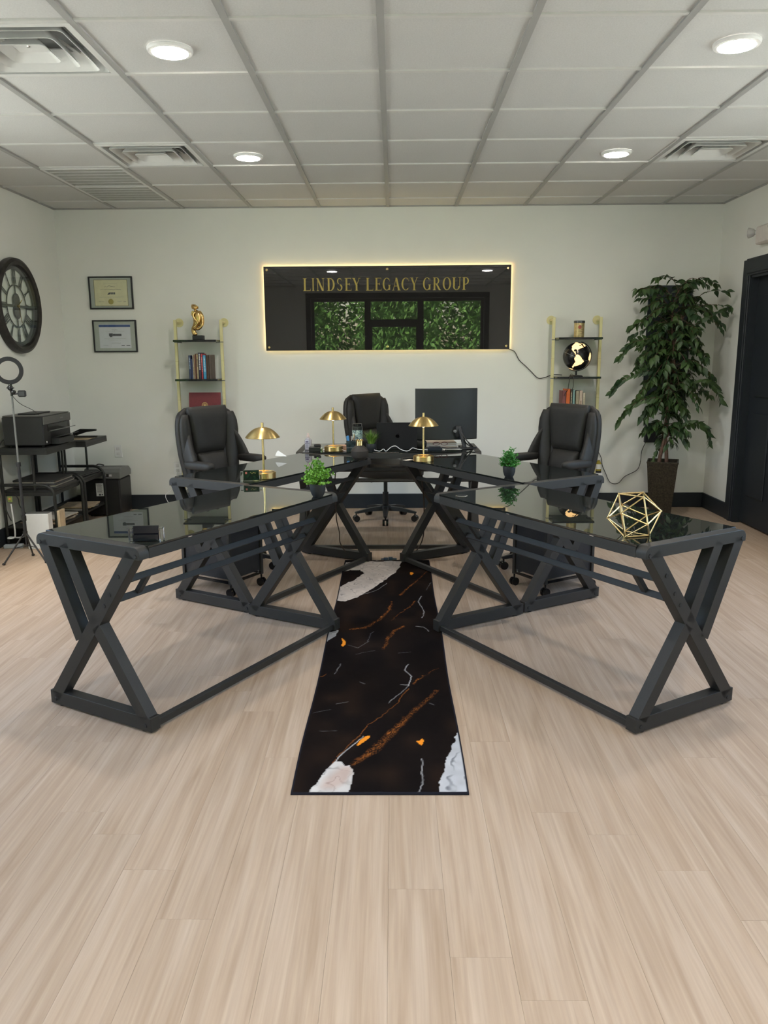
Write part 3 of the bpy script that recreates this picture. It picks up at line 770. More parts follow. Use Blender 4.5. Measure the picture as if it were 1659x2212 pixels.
# ================================================================== WALL SIGN
def glyphs():
    """serif capitals on a 1-high cell; returns dict char -> (width, list of polygons)"""
    G = {}
    TH, HN = .15, .045
    def st(x, y0=0, y1=1, w=TH): return [(x-w/2, y0), (x+w/2, y0), (x+w/2, y1), (x-w/2, y1)]
    def sf(x, y, w=.30, h=.035):   # serif slab, y is bottom or top line
        a, b = (0, h) if y == 0 else (1-h, 1)
        return [(x-w/2, a), (x+w/2, a), (x+w/2, b), (x-w/2, b)]
    def dg(x0, y0, x1, y1, w): return [(x0-w/2, y0), (x0+w/2, y0), (x1+w/2, y1), (x1-w/2, y1)]
    def hb(x0, x1, y, h=HN): return [(x0, y-h/2), (x1, y-h/2), (x1, y+h/2), (x0, y+h/2)]
    def ring(cx, cy, rx, ry, a0, a1, t0=HN, t1=TH, n=22):
        out = []
        for i in range(n):
            q = []
            for k in (i, i+1):
                a = math.radians(a0+(a1-a0)*k/n); tx, ty = t1, t0
                o = (cx+rx*math.cos(a), cy+ry*math.sin(a)); inn = (cx+(rx-tx)*math.cos(a), cy+(ry-ty)*math.sin(a)); q.append((o, inn))
            out.append([q[0][0], q[1][0], q[1][1], q[0][1]])
        return out
    def beak(x, y, up, w=.04, h=.16): return [(x-w, y), (x, y), (x, y+(h if up else -h)), (x-w*.4, y+(h if up else -h)*.5)]
    G['I'] = (.34, [st(.17), sf(.17, 0), sf(.17, 1)])
    G['L'] = (.62, [st(.16), sf(.16, 1), hb(.02, .60, .02), beak(.62, 0, True, .05, .22)])
    G['N'] = (.76, [st(.12, w=.045), sf(.12, 0, .22), st(.64, w=.045), sf(.64, 1, .22), dg(.10, 1, .60, 0, .17), sf(.08, 1, .18)])
    G['D'] = (.70, [st(.16), sf(.13, 0, .24), sf(.13, 1, .24), hb(.1, .32, .022), hb(.1, .32, .978)]+ring(.30, .5, .38, .5, -90, 90))
    G['E'] = (.62, [st(.16), sf(.13, 0, .24), sf(.13, 1, .24), hb(.1, .56, .022), hb(.1, .54, .978), hb(.2, .44, .52), beak(.60, 0, True, .05, .22), beak(.57, 1, False, .05, .2), [(.41, .42), (.45, .42), (.45, .62), (.41, .62)]])
    G['Y'] = (.74, [st(.38, 0, .48), sf(.38, 0, .3), dg(.38, .42, .12, 1, .16), dg(.38, .42, .64, 1, .045), sf(.12, 1, .28), sf(.64, 1, .22)])
    G['S'] = (.58, ring(.29, .76, .24, .24, 40, 250, HN, .11)+ring(.29, .27, .26, .27, -140, 70, HN, .12)+[[(.06, .70), (.20, .56), (.54, .32), (.42, .30), (.30, .50), (.12, .60)], beak(.50, .80, True, .03, .18), beak(.07, .22, False, -.03, .2)])
    G['C'] = (.74, ring(.42, .5, .38, .5, 48, 312)+[beak(.70, .72, True, .03, .26), beak(.71, .26, False, .03, .14)])
    G['G'] = (.78, ring(.42, .5, .38, .5, 48, 318)+[beak(.70, .72, True, .03, .26), st(.66, .04, .44, .13), [(.54, .41), (.78, .41), (.78, .445), (.54, .445)]])
    G['A'] = (.76, [dg(.10, 0, .37, 1, .045), dg(.63, 0, .38, 1, .16), hb(.18, .56, .34), sf(.10, 0, .2), sf(.64, 0, .28)])
    G['R'] = (.74, [st(.16), sf(.14, 0, .26), sf(.12, 1, .22), hb(.1, .34, .978), hb(.2, .36, .49)]+ring(.32, .735, .28, .265, -90, 90, HN, .13)+[dg(.64, 0, .34, .5, .16), sf(.68, 0, .16)])
    G['O'] = (.82, ring(.41, .5, .38, .51, 0, 360, HN, TH, 40))
    G['U'] = (.76, [st(.15, .3, 1), sf(.15, 1), st(.62, .3, 1, .045), sf(.62, 1, .22)]+ring(.355, .3, .285, .31, 180, 360, HN, .13)[:])
    G['P'] = (.66, [st(.16), sf(.16, 0), sf(.12, 1, .22), hb(.1, .34, .978), hb(.2, .36, .45)]+ring(.30, .715, .30, .285, -90, 90, HN, .13))
    return G
def make_sign():
    x0, x1, z0, z1 = -1.170, 1.062, 1.485, 2.228
    yf = YB-.045
    t = thing('backlit_sign', 'wide glossy black wall sign with gold LINDSEY LEGACY GROUP lettering and warm edge glow', 'sign', ((x0+x1)/2, yf, z0), 0)
    W, H = x1-x0, z1-z0
    ye = YB-yf
    MB().box(-W/2, W/2, -.006, 0, 0, H, c=.0015).build('panel', ACRYL, t)
    LED = mat('warm_led_strip', (1, .8, .5), .5, noise=0, emis=(1.0, .72, .30), estr=5)
    b = MB(); e = .009
    b.box(-W/2+.02, W/2-.02, .028, .034, .024, .032).box(-W/2+e, W/2-e, .028, .034, H-e-.008, H-e).box(-W/2+e, -W/2+e+.008, .028, .034, e, H-e).box(W/2-e-.008, W/2-e, .028, .034, e, H-e)
    b.build('led_strip', LED, t, smooth=0)
    MB().box(-W/2+.03, W/2-.03, .004, .010, .03, H-.03).build('backing_board', PLASTIC, t, smooth=0)
    for a in (-W/2+.03, 0, W/2-.03):
        for c_ in (.03, H-.03):
            MB().lathe([(.011, -.006), (.011, -.011), (.007, -.013)], a, 0, 16, axis='y', cz=c_).lathe([(.006, 0), (.006, ye)], a, 0, 10, axis='y', cz=c_).build('standoff_screw', BRASSP, t)
    G = glyphs(); k = .110
    s_ = .001019*.99
    starts = [('L', 68, 135), ('I', 148, 172), ('N', 190, 262), ('D', 283, 355), ('S', 370, 425), ('E', 443, 505), ('Y', 512, 585), ('L', 632, 698), ('E', 712, 775), ('G', 780, 855), ('A', 868, 942), ('C', 948, 1022), ('Y', 1030, 1100), ('G', 1140, 1215), ('R', 1232, 1303), ('O', 1318, 1398), ('U', 1405, 1488), ('P', 1495, 1560)]
    zb = 2.013-z0
    for ch, a, c_ in starts:
        xa = -.817+(a-68)*s_-(x0+x1)/2; xb = -.817+(c_-68)*s_-(x0+x1)/2
        w_, polys = G[ch]; b = MB(); sx = (xb-xa)/w_
        n_ = 0
        for p in polys:
            q = [(xa+u*sx, zb+v*k) for u, v in p]; dy = .0072+.0001*(n_ % 5); n_ += 1
            b.prism(q, -dy, -.006, axis='y')
        b.build('letter', GOLDFOIL, t, smooth=0)
make_sign()
BLK = mat('black_cord', (.02, .02, .02), .5, noise=0)
cord('power_cord', [(1.03, YB-.012, 1.50), (1.064, 7.41, 1.485), (1.116, 7.41, 1.462), (1.16, 7.41, 1.386), (1.217, 7.41, 1.335), (1.274, 7.41, 1.28), (1.34, 7.41, 1.221), (1.404, 7.405, 1.229), (1.454, 7.40, 1.247), (1.50, 7.38, 1.252), (1.545, 7.35, 1.2495)], .0035, BLK, parent=find('backlit_sign'))

# ================================================================== FRAMED CERTIFICATES
INK = mat('dark_ink', (.10, .10, .12), .8, noise=0); INKL = mat('pale_ink', (.36, .36, .34), .8, noise=0)
def certificate(lab, x0, x1, z0, z1, kind):
    cx, cz = (x0+x1)/2, (z0+z1)/2; w_, h = x1-x0, z1-z0; y = YB
    t = thing('framed_certificate', lab, 'certificate', (cx, y, cz), 0, None)
    f = .012
    b = MB().box(-w_/2, w_/2, -.022, 0, h/2-f, h/2, c=.002).box(-w_/2, w_/2, -.022, 0, -h/2, -h/2+f, c=.002).box(-w_/2, -w_/2+f, -.022, 0, -h/2+f, h/2-f, c=.002).box(w_/2-f, w_/2, -.022, 0, -h/2+f, h/2-f, c=.002)
    b.build('frame', STEEL_M, t)
    MB().box(-w_/2+f, w_/2-f, -.010, -.002, -h/2+f, h/2-f).build('mat_board', mat('grey_mat_board', (.45, .46, .44), .9, noise=.02), t, smooth=0)
    iw, ih = (.30, .225) if kind == 0 else (.29, .215)
    if kind == 0: MB().box(-iw/2-.004, iw/2+.004, -.0112, -.010, -ih/2-.004, ih/2+.004).build('mat_edge', mat('olive_mat_edge', (.22, .19, .08), .7), t, smooth=0)
    p = MB().box(-iw/2, iw/2, -.0125, -.0105, -ih/2, ih/2).build('document', CREAM if kind == 0 else mat('cool_white_paper', (.66, .65, .72), .8, noise=.02), t, smooth=0)
    yy = -.0128
    def ln(b, a, c, z, th=.002): b.box(a, c, yy-.0003, yy+.0003, z-th/2, z+th/2)
    dark, pale = MB(), MB()
    def scribble(b, cx_, z, w__, amp, n, r=.0009, seed=1):
        rr = random.Random(seed); b.tube(smoothpath([(cx_-w__/2+w__*i/n, yy, z+rr.uniform(-amp, amp)) for i in range(n+1)], 3), r, 4)
    if kind == 0:
        scribble(pale, 0, .083, .12, .0015, 20, .0006, 3)
        scribble(dark, -.01, .058, .10, .006, 14, .0012, 4)
        scribble(dark, .0, .030, .19, .003, 26, .0009, 5)
        dark.prism([(-.035, -.018), (-.02, .002), (-.005, .006), (-.008, -.012)], yy-.0003, yy+.0003, axis='y')
        for i in range(3): ln(dark, -.004+i*.015, .008+i*.015, -.004, .018)
        scribble(pale, 0, -.038, .22, .0015, 40, .0008, 6)
        scribble(dark, -.095, -.075, .05, .004, 9, .0007, 7); scribble(pale, .075, -.075, .04, .003, 9, .001, 8); scribble(dark, .12, -.078, .025, .002, 7, .001, 9)
        MB().lathe([(.022, 0), (.024, -.001), (.02, -.002)], -.005, yy, 28, axis='y', cz=-.078).build('gold_seal', mat('gold_foil_seal', (.42, .34, .12), .4, metal=.5), p)
    else:
        MB().box(-iw/2, iw/2, yy-.0003, yy+.0003, ih/2-.026, ih/2-.004).build('blue_band', mat('blue_print', (.06, .10, .28), .6), p, smooth=0)
        scribble(dark, 0, .058, .055, .003, 12, .0008, 11); scribble(pale, 0, .042, .18, .001, 30, .0007, 12)
        dark.box(-.055, -.02, yy-.0003, yy+.0003, -.0, .026); dark.prism([(-.05, 0), (-.04, -.012), (-.037, -.003), (-.03, -.012), (-.026, 0)], yy-.0003, yy+.0003, axis='y')
        dark.box(-.019, .06, yy-.0003, yy+.0003, .002, .022)
        scribble(pale, 0, -.022, .20, .0015, 36, .001, 13); scribble(pale, 0, -.036, .11, .001, 22, .0008, 14); scribble(dark, .005, -.062, .085, .002, 16, .0008, 15)
        scribble(dark, -.09, -.083, .045, .004, 9, .0008, 16); ln(dark, .055, .085, -.083, .007); ln(dark, .10, .135, -.084, .007)
    dark.build('writing', INK, p, smooth=0); pale.build('fine_writing', INKL, p, smooth=0)
    MB().box(-w_/2+f, w_/2-f, -.0185, -.0165, -h/2+f, h/2-f).build('glass', PICGLASS, t, smooth=0)
certificate('upper framed certificate on cream paper with gold seal, on the back wall', -2.779, -2.378, 1.868, 2.157, 0)
certificate('lower framed certificate on white paper with blue band, on the back wall', -2.771, -2.367, 1.481, 1.771, 1)

# ================================================================== WALL CLOCK (left wall)
def make_clock():
    t = thing('wall_clock', 'large round dark metal skeleton clock with roman numerals on the left wall', 'clock', (XL, 6.505, 1.845), 0)
    R = .376
    CLK = mat('aged_clock_metal', (.030, .027, .026), .45, metal=.2, noise=.3, nscale=30)
    GRY = mat('grey_clock_metal', (.105, .11, .115), .5, metal=.2, noise=.1)
    MB().lathe([(R-.004, 0), (R, .02), (R-.006, .05), (R-.03, .062), (R-.055, .05), (R-.062, .02), (R-.062, .0)], 0, 0, 72, axis='x', cap=False).build('outer_ring', CLK, t)
    def ringm(r0, r1, x0, x1, n=64):
        return MB().lathe([(r0, x0), (r1, x0), (r1, x1), (r0, x1), (r0, x0)], 0, 0, n, axis='x', cap=False)
    ringm(.285, .316, .010, .014).build('numeral_ring', GRY, t)
    ringm(.160, .170, .010, .015).build('inner_ring', GRY, t)
    nums = ['XII', 'I', 'II', 'III', 'IIII', 'V', 'VI', 'VII', 'VIII', 'IX', 'X', 'XI']
    for i, nm in enumerate(nums):
        a = -i*PI/6; b = MB(); wch = {'I': .013, 'V': .024, 'X': .026}; tot = sum(wch[c] for c in nm)+.004*(len(nm)-1); u = -tot/2
        # letter frame: u tangential, v radial from .17 to .286
        def Q(u_, v_):
            # clock seen from +x: right = -y... build with y = -right
            yy = -(u_*math.cos(a)-v_*math.sin(a)); zz = u_*math.sin(a)+v_*math.cos(a)
            return (yy, zz)
        for c in nm:
            w_ = wch[c]
            def seg(ua, va, ub, vb, th): b.prism([Q(ua-th/2, va), Q(ua+th/2, va), Q(ub+th/2, vb), Q(ub-th/2, vb)], .010, .014, axis='x')
            if c == 'I': seg(u+w_/2, .172, u+w_/2, .288, .009)
            elif c == 'V': seg(u+w_/2, .172, u+.003, .288, .008); seg(u+w_/2, .172, u+w_-.003, .288, .005)
            else: seg(u+.003, .172, u+w_-.003, .288, .005); seg(u+w_-.003, .172, u+.003, .288, .008)
            u += w_+.004
        b.build('numeral', GRY, t, smooth=0)
    b = MB().box(.010, .014, -.007, .007, -.165, .165); b.build('vertical_bar', GRY, t, smooth=0)
    MB().box(.010, .016, -.315, .315, -.010, .010).build('cross_bar', GRY, t, smooth=0)
    for zc in (.045, -.045): MB().lathe([(.055, .010), (.055, .018), (.05, .020)], 0, 0, 32, axis='x', cz=zc).build('centre_disc', GRY, t)
    MB().beam((.026, 0, 0), (.026, .075, .055), .006, .003).beam((.029, 0, 0), (.029, .035, -.13), .005, .003).build('hands', BRASSP, t, smooth=0)
    MB().lathe([(.012, .02), (.012, .034), (.006, .038)], 0, 0, 20, axis='x').build('hub', BRASSP, t)
    MB().lathe([(.300, .040), (.300, .043)], 0, 0, 64, axis='x').build('glass', PICGLASS, t)
make_clock()

# ================================================================== WALL SHELVES
BKGL = mat('black_shelf_glass', (.012, .013, .014), .08, noise=0)
SHZ = [1.565, 1.222, .872, .525, .19]
def shelf_unit(lab, xa, xb):
    cx = (xa+xb)/2
    t = thing('ladder_shelf', lab, 'shelf', (cx, 7.28, 0), 0, None)
    h = (xb-xa)/2
    for s in (-1, 1):
        p = MB().box(s*h-.0125, s*h+.0125, -.0125, .0125, 0.012, 1.762, c=.0015).build('post', GOLDPOST, t)
        MB().lathe([(.013, .0125), (.013, YB-7.28-.008)], s*h, 0, 20, axis='y', cz=1.742).build('wall_arm', GOLDPOST, p)
        MB().lathe([(.040, YB-7.28-.008), (.040, YB-7.28)], s*h, 0, 32, axis='y', cz=1.742).build('wall_flange', GOLDPOST, p)
        MB().lathe([(.018, 0), (.016, .014)], s*h, 0, 16).build('foot', PLASTIC, p)
        for zz in (1.395, 1.045, .70, .35): MB().box(s*h-.0133, s*h+.0133, -.0133, .0133, zz, zz+.003).build('post_joint', mat('joint_gold', (.45, .40, .2), .4, metal=.4), p, smooth=0)
    for z in SHZ:
        f = MB().box(-h+.016, h-.016, -.165, .135, z, z+.018, c=.002).build('shelf_board', BKGL, t)
        for s in (-1, 1): MB().box(s*(h-.03)-.018, s*(h-.03)+.018, -.02, .02, z-.006, z).box(s*h-.014, s*h+.014, -.014, .014, z-.004, z+.004).build('shelf_bracket', GREYP, f)
    return t
shelf_unit('left gold and black wall shelf holding the statue and blue books', -1.972, -1.557)
shelf_unit('right gold and black wall shelf holding the lit globe', 1.442, 1.862)

def book(x, w_, h, zb, col, y0, depth, lab, grp, lean=0, title=None, pc=(.7, .66, .58)):
    t = thing('book', lab, 'book', (x+w_/2, y0, zb), 0, grp)
    t.rotation_euler = (0, lean, 0)
    cm = mat('book_cloth_%02d%02d%02d' % tuple(int(c*99) for c in col), col, .6, noise=.1, nscale=40)
    g = .0018
    MB().box(-w_/2, -w_/2+g, 0, depth, 0, h).box(w_/2-g, w_/2, 0, depth, 0, h).box(-w_/2, w_/2, 0, g, 0, h).build('cover', cm, t, smooth=0)
    MB().box(-w_/2+g, w_/2-g, g, depth-.004, .003, h-.003).build('page_block', mat('pages', pc, .9, noise=.03), t, smooth=0)
    if title:
        b = MB()
        rr = random.Random(int(x*9999))
        z = h*title[1]
        while z > h*title[2]:
            s_ = rr.uniform(.006, .014); b.box(-w_*.22, w_*.22, -.0006, .0003, z-s_, z); z -= s_+.004
        b.build('spine_lettering', mat('spine_ink_%d%d%d' % tuple(int(c*9) for c in title[0]), title[0], .6, noise=0), t, smooth=0)
zt1 = SHZ[1]+.018
LB = [(.020, .208, (.045, .06, .13), ((.3, .4, .5), .9, .4)), (.014, .176, (.05, .065, .16), None), (.012, .210, (.55, .50, .42), ((.3, .2, .1), .5, .2)), (.011, .213, (.42, .26, .16), None), (.011, .222, (.18, .08, .06), None),
      (.016, .218, (.46, .36, .22), ((.1, .1, .1), .8, .5)), (.024, .232, (.05, .045, .07), ((.6, .6, .62), .95, .35)), (.016, .222, (.42, .05, .07), ((.7, .3, .3), .85, .3)), (.028, .208, (.07, .32, .55), ((.4, .6, .75), .9, .3)), (.010, .210, (.16, .07, .05), None), (.014, .210, (.11, .075, .06), None), (.022, .212, (.105, .08, .07), None)]
LN = ['navy blue hardback, leftmost in the left shelf row', 'short navy blue book beside the leftmost navy hardback', 'white-spined book right of the navy books', 'thin tan book right of the white-spined book', 'thin maroon book between tan and beige books', 'beige spined book left of the tallest black book', 'tallest black book with white spine lettering on the left shelf', 'red spined book right of the tallest black book', 'bright blue book on the left shelf', 'thin brown book right of the bright blue book', 'dark brown book second from the right end of the row', 'thick dark brown book at the right end of the left shelf row']
x = -1.845
for (w_, h, col, ti), lb in zip(LB, LN):
    book(x, w_, h, zt1, col, 7.19, .15, lb, 'books on the left shelf', title=ti); x += w_+.0006
# red folder with a round gold seal
t = thing('diploma_folder', 'dark red certificate folder with round gold seal standing on the left shelf', 'folder', (-1.732, 7.24, SHZ[2]+.018), 0)
t.rotation_euler = (math.radians(-8), 0, 0)
RED = mat('maroon_leatherette', (.17, .022, .030), .5, noise=.1, nscale=60, bump=.3, bscale=500)
MB().box(-.145, .145, -.004, 0, 0, .226, c=.001).build('front_cover', RED, t); MB().box(-.145, .145, .004, .008, 0, .226, c=.001).build('back_cover', RED, t)
MB().box(-.14, .14, 0, .004, .003, .222).build('paper', PAPER, t, smooth=0)
b = MB().lathe([(.028, 0), (.028, -.001), (.024, -.001)], 0, -.004, 36, axis='y', cz=.108, cap=False)
for k in range(12):
    a = k*PI/6; b.lathe([(.003, 0), (.003, -.001)], .017*math.cos(a), -.004, 8, axis='y', cz=.108+.017*math.sin(a))
b.prism([(-.01, .10), (.01, .10), (.006, .118), (-.006, .118)], -.005, -.004, axis='y')
b.build('gold_seal', mat('embossed_gold', (.55, .38, .14), .4, metal=.5), t)

# abstract gold statue
t = thing('abstract_statue', 'polished gold abstract thinker statue on black block, top of the left shelf', 'statue', (-1.742, 7.20, SHZ[0]+.018), 0)
MB().box(-.050, .042, -.04, .04, 0, .040, c=.002).build('plinth', STEEL_M, t)
b = MB()
b.pillow((-.035, 0, .052), (.045, .04, .028), .8, 10)
b.loft([[(cx+math.cos(a)*rx, math.sin(a)*ry, z) for a in [2*PI*j/18 for j in range(18)]] for cx, z, rx, ry in ((-.036, .045, .018, .016), (-.040, .062, .022, .02), (-.046, .085, .020, .02), (-.040, .105, .022, .022), (-.018, .125, .034, .026), (-.008, .155, .034, .026), (-.006, .185, .038, .028), (.0, .215, .036, .028), (-.002, .240, .030, .024), (-.015, .258, .018, .016))])
b.tube(smoothpath([(.012, 0, .245), (.034, -.004, .215), (.042, -.01, .17), (.034, -.02, .125), (.012, -.024, .10), (-.02, -.02, .095), (-.045, -.01, .09)], 5), [.016]*8+[.015]*8+[.013]*8+[.011]*7, 10)
b.tube(smoothpath([(-.02, -.02, .24), (-.036, -.03, .215), (-.02, -.032, .18), (.0, -.028, .15), (-.02, -.03, .12)], 5), .010, 10)
b.tube(smoothpath([(-.05, -.02, .105), (-.03, -.03, .10), (-.01, -.03, .11)], 4), .009, 8)
b.tube([(-.02, 0, .25), (-.022, 0, .272)], .009, 10)
o = b.build('figure', BRONZE, t, smooth=60)
MB().loft([[(-.024+math.cos(a)*rx+k*.01, math.sin(a)*ry, z) for a in [2*PI*j/7 for j in range(7)]] for z, rx, ry, k in ((.264, .010, .010, 0), (.272, .030, .022, .2), (.290, .032, .026, 0), (.308, .018, .018, -1))]).build('head', BRONZE, t, smooth=20)
MB().prism([(-.052, .212), (-.030, .214), (-.020, .232), (-.036, .256), (-.048, .244)], -.034, -.012, axis='y').build('shoulder_facet', BRONZE, t, smooth=0, bevel=.002)

# tin can on the right shelf
t = thing('food_tin', 'gold printed tin can with dark lid on top of the right shelf', 'can', (1.652, 7.20, SHZ[0]+.018), 0)
TIN = mat('gold_tin_print', (.50, .40, .20), .35, metal=.4, noise=.3, nscale=40)
MB().lathe([(.044, 0), (.045, .004), (.045, .122), (.044, .126)], 0, 0, 36).build('tin_body', TIN, t)
MB().lathe([(.048, .124), (.049, .128), (.049, .142), (.046, .145)], 0, 0, 36).build('lid', mat('dark_tin_lid', (.10, .105, .12), .3, metal=.5, noise=0), t)
b = MB()
for k in range(9):
    a0 = math.radians(-118+k*5); a1 = math.radians(-118+(k+1)*5); hh = .018*math.sin(PI*(k+.5)/9)
    r_ = .0455; b.add([(r_*math.cos(a0), r_*math.sin(a0), .088-hh), (r_*math.cos(a1), r_*math.sin(a1), .088-hh), (r_*math.cos(a1), r_*math.sin(a1), .088+hh), (r_*math.cos(a0), r_*math.sin(a0), .088+hh)], [(0, 1, 2, 3)])
b.build('red_emblem', mat('red_print', (.35, .08, .06), .5, noise=0), t)
b = MB()
for (z, a0, a1) in ((.10, -90, -50), (.088, -88, -60), (.07, -80, -50), (.05, -100, -62), (.035, -95, -60)):
    for k in range(6):
        p, q = math.radians(a0+(a1-a0)*k/6), math.radians(a0+(a1-a0)*(k+.7)/6); r_ = .0455
        b.add([(r_*math.cos(p), r_*math.sin(p), z-.003), (r_*math.cos(q), r_*math.sin(q), z-.003), (r_*math.cos(q), r_*math.sin(q), z+.003), (r_*math.cos(p), r_*math.sin(p), z+.003)], [(0, 1, 2, 3)])
b.build('printing', mat('brown_print', (.25, .16, .08), .5, noise=0), t)

# lit globe
def make_globe():
    zb = SHZ[1]+.018
    t = thing('lit_globe', 'black illuminated globe with glowing continents on the right shelf', 'globe', (1.640, 7.20, zb), 0)
    R = .122; zc = .178
    SA = [(-80, 8), (-77, 0), (-81, -6), (-76, -14), (-70, -19), (-72, -30), (-74, -40), (-75, -50), (-70, -55), (-65, -54), (-66, -45), (-62, -40), (-57, -37), (-53, -33), (-48, -27), (-41, -22), (-39, -14), (-35, -7), (-40, -3), (-50, 1), (-54, 5), (-61, 9), (-68, 12), (-74, 11)]
    NA = [(-83, 9), (-87, 13), (-95, 16), (-105, 20), (-110, 24), (-114, 31), (-120, 34), (-124, 42), (-128, 51), (-140, 59), (-165, 60), (-166, 68), (-140, 70), (-115, 69), (-95, 71), (-80, 73), (-65, 82), (-90, 80), (-78, 62), (-92, 58), (-82, 52), (-79, 55), (-77, 62), (-65, 60), (-60, 54), (-55, 52), (-65, 47), (-70, 43), (-75, 38), (-81, 31), (-80, 26), (-84, 30), (-90, 30), (-97, 27), (-97, 20), (-91, 18), (-88, 21), (-84, 15), (-81, 9)]
    CUB = [(-84, 22), (-76, 21), (-72, 19), (-69, 18), (-75, 19.5)]
    GRN = [(-55, 60), (-42, 60), (-22, 70), (-20, 80), (-60, 82), (-68, 77), (-54, 70)]
    AF = [(-17, 15), (-12, 5), (-5, 4), (8, 4), (10, -5), (13, -16), (18, -34), (27, -33), (35, -22), (40, -12), (50, 11), (38, 18), (32, 31), (10, 36), (-6, 35), (-12, 27)]
    ANT = [(-180, -90), (-180, -76), (-100, -73), (-65, -66), (-57, -64), (-62, -74), (-30, -78), (0, -71), (60, -67), (120, -67), (180, -72), (180, -90)]
    polys = [SA, NA, CUB, GRN, AF, ANT]
    def land(lo, la):
        for p in polys:
            c = False; n = len(p)
            for i in range(n):
                x1, y1 = p[i]; x2, y2 = p[(i+1) % n]
                if (y1 > la) != (y2 > la) and lo < (x2-x1)*(la-y1)/(y2-y1)+x1: c = not c
            if c: return True
        return False
    nlat, nlon = 110, 220
    vs, fs, mi = [], [], []
    tilt = math.radians(23)
    lon0 = -62   # longitude facing the camera (-Y)
    M = Matrix.Rotation(math.radians(20), 4, 'Y') @ Matrix.Rotation(math.radians(8), 4, 'X')
    for i in range(nlat+1):
        la = -PI/2+PI*i/nlat
        for j in range(nlon):
            lo = 2*PI*j/nlon-PI; a = lo-math.radians(lon0)-PI/2
            p = M @ Vector((R*math.cos(la)*math.cos(a), R*math.cos(la)*math.sin(a), R*math.sin(la)))
            vs.append((p.x, p.y, p.z+zc))
    G_, E_ = [], []
    for i in range(nlat):
        for j in range(nlon):
            la = -90+180*(i+.5)/nlat; lo = 360*(j+.5)/nlon-180
            f = (i*nlon+j, i*nlon+(j+1) % nlon, (i+1)*nlon+(j+1) % nlon, (i+1)*nlon+j)
            (E_ if land(lo, la) else G_).append(f)
    b = MB(); b.v = vs; b.f = G_; b.m = [0]*len(G_)
    gl = b.build('ocean_sphere', mat('black_globe_ocean', (.012, .012, .013), .22, noise=0), t, smooth=80, fix=False)
    b = MB(); b.v = vs; b.f = E_; b.m = [0]*len(E_)
    b.build('continents', mat('glowing_continents', (.8, .55, .25), .5, noise=.1, nscale=30, emis=(1.0, .60, .24), estr=.60), gl, smooth=80, fix=False)
    def onsphere(la, lo, r=R*1.004):
        a = math.radians(lo-lon0)-PI/2; la = math.radians(la)
        p = M @ Vector((r*math.cos(la)*math.cos(a), r*math.cos(la)*math.sin(a), r*math.sin(la))); return (p.x, p.y, p.z+zc)
    MB().tube([onsphere(0, -150+i*6) for i in range(26)], .0008, 4).build('equator_line', mat('silver_line', (.5, .5, .48), .5, noise=0), gl)
    # meridian ring from top pole around the right side to the base
    ax = M @ Vector((0, 0, 1)); right = Vector((ax.z, 0, -ax.x)).normalized()
    ring = []
    for i in range(31):
        a = math.radians(-6+i*6.4)
        ring.append(tuple(Vector((0, 0, zc))+(ax*math.cos(a)+right*math.sin(a))*(R+.008)))
    MB().tube(ring, .0042, 8).build('meridian_arm', STEEL_M, t)
    MB().tube([(0, 0, .012), (0, 0, zc-R-.004)], .009, 12).build('stem', STEEL_M, t)
    MB().lathe([(.060, 0), (.060, .004), (.052, .010), (.012, .014)], 0, 0, 40).build('base', STEEL_M, t)
make_globe()
cord('globe_cord', [(1.60, 7.19, 1.262), (1.590, 7.175, 1.26), (1.565, 7.10, 1.245), (1.556, 7.105, 1.16), (1.552, 7.12, 1.12), (1.535, 7.16, 1.08), (1.53, 7.30, .95)], .0028, BLK, parent=find('lit_globe'))
cord('globe_cord', [(1.598, 7.185, 1.262), (1.596, 7.105, 1.25), (1.597, 7.10, 1.19), (1.598, 7.12, 1.14), (1.597, 7.35, .98)], .0025, BLK, parent=find('lit_globe'))
zt2 = SHZ[2]+.018
RB = [(.032, .226, (.21, .075, .075), None), (.036, .240, (.62, .135, .035), None), (.020, .236, (.05, .05, .05), ((.5, .45, .3), .95, .3)), (.022, .232, (.22, .36, .34), None), (.005, .1, (.05, .05, .05), None), (.030, .220, (.36, .31, .22), ((.2, .17, .1), .5, .1)), (.030, .224, (.52, .42, .34), ((.3, .2, .15), .6, .3)), (.024, .205, (.54, .48, .38), ((.35, .3, .2), .8, .3))]
RN = ['dull maroon book at the left end of the right shelf row', 'bright orange thick book on the right shelf', 'black book with pale lettering beside the bright orange book', 'pale teal book on the right shelf', None, 'grey-beige book with dark lower spine on the right shelf', 'light pinkish book second from the right end of the row', 'short cream book at the right end of the right shelf row']
x = 1.520
for (w_, h, col, ti), lb in zip(RB, RN):
    if lb: book(x, w_, h, zt2, col, 7.17, .15, lb, 'books on the right shelf', title=ti)
    x += w_+.001
# bottle on low right shelf end (stands on the short ledge beside the post)
t = thing('glass_bottle', 'small clear bottle with yellow and white label beside the low right shelf post', 'bottle', (1.822, 7.17, SHZ[3]+.018), 0)
t.location = (1.906, 7.30, .352)
MB().lathe([(.026, 0), (.027, .006), (.027, .085), (.020, .10), (.012, .108), (.012, .12)], 0, 0, 24).build('bottle_body', mat('amber_liquid', (.35, .28, .04), .1, noise=0, coat=.5), t)
MB().lathe([(.0275, .035), (.0275, .08)], 0, 0, 24, cap=False).build('label', PAPER, t)
MB().lathe([(.014, .118), (.014, .14)], 0, 0, 20).build('cap', WHITEP, t)
MB().lathe([(.0276, .0), (.0276, .018)], 0, 0, 24, cap=False).build('base_band', PLASTIC, t)
t = thing('wall_adapter', 'white plug adapter in the wall outlet under the small bottle', 'adapter', (1.906, YB, .30), 0)
MB().box(-.04, .04, -.155, 0, 0, .052, c=.008).build('adapter_body', WHITEP, t)

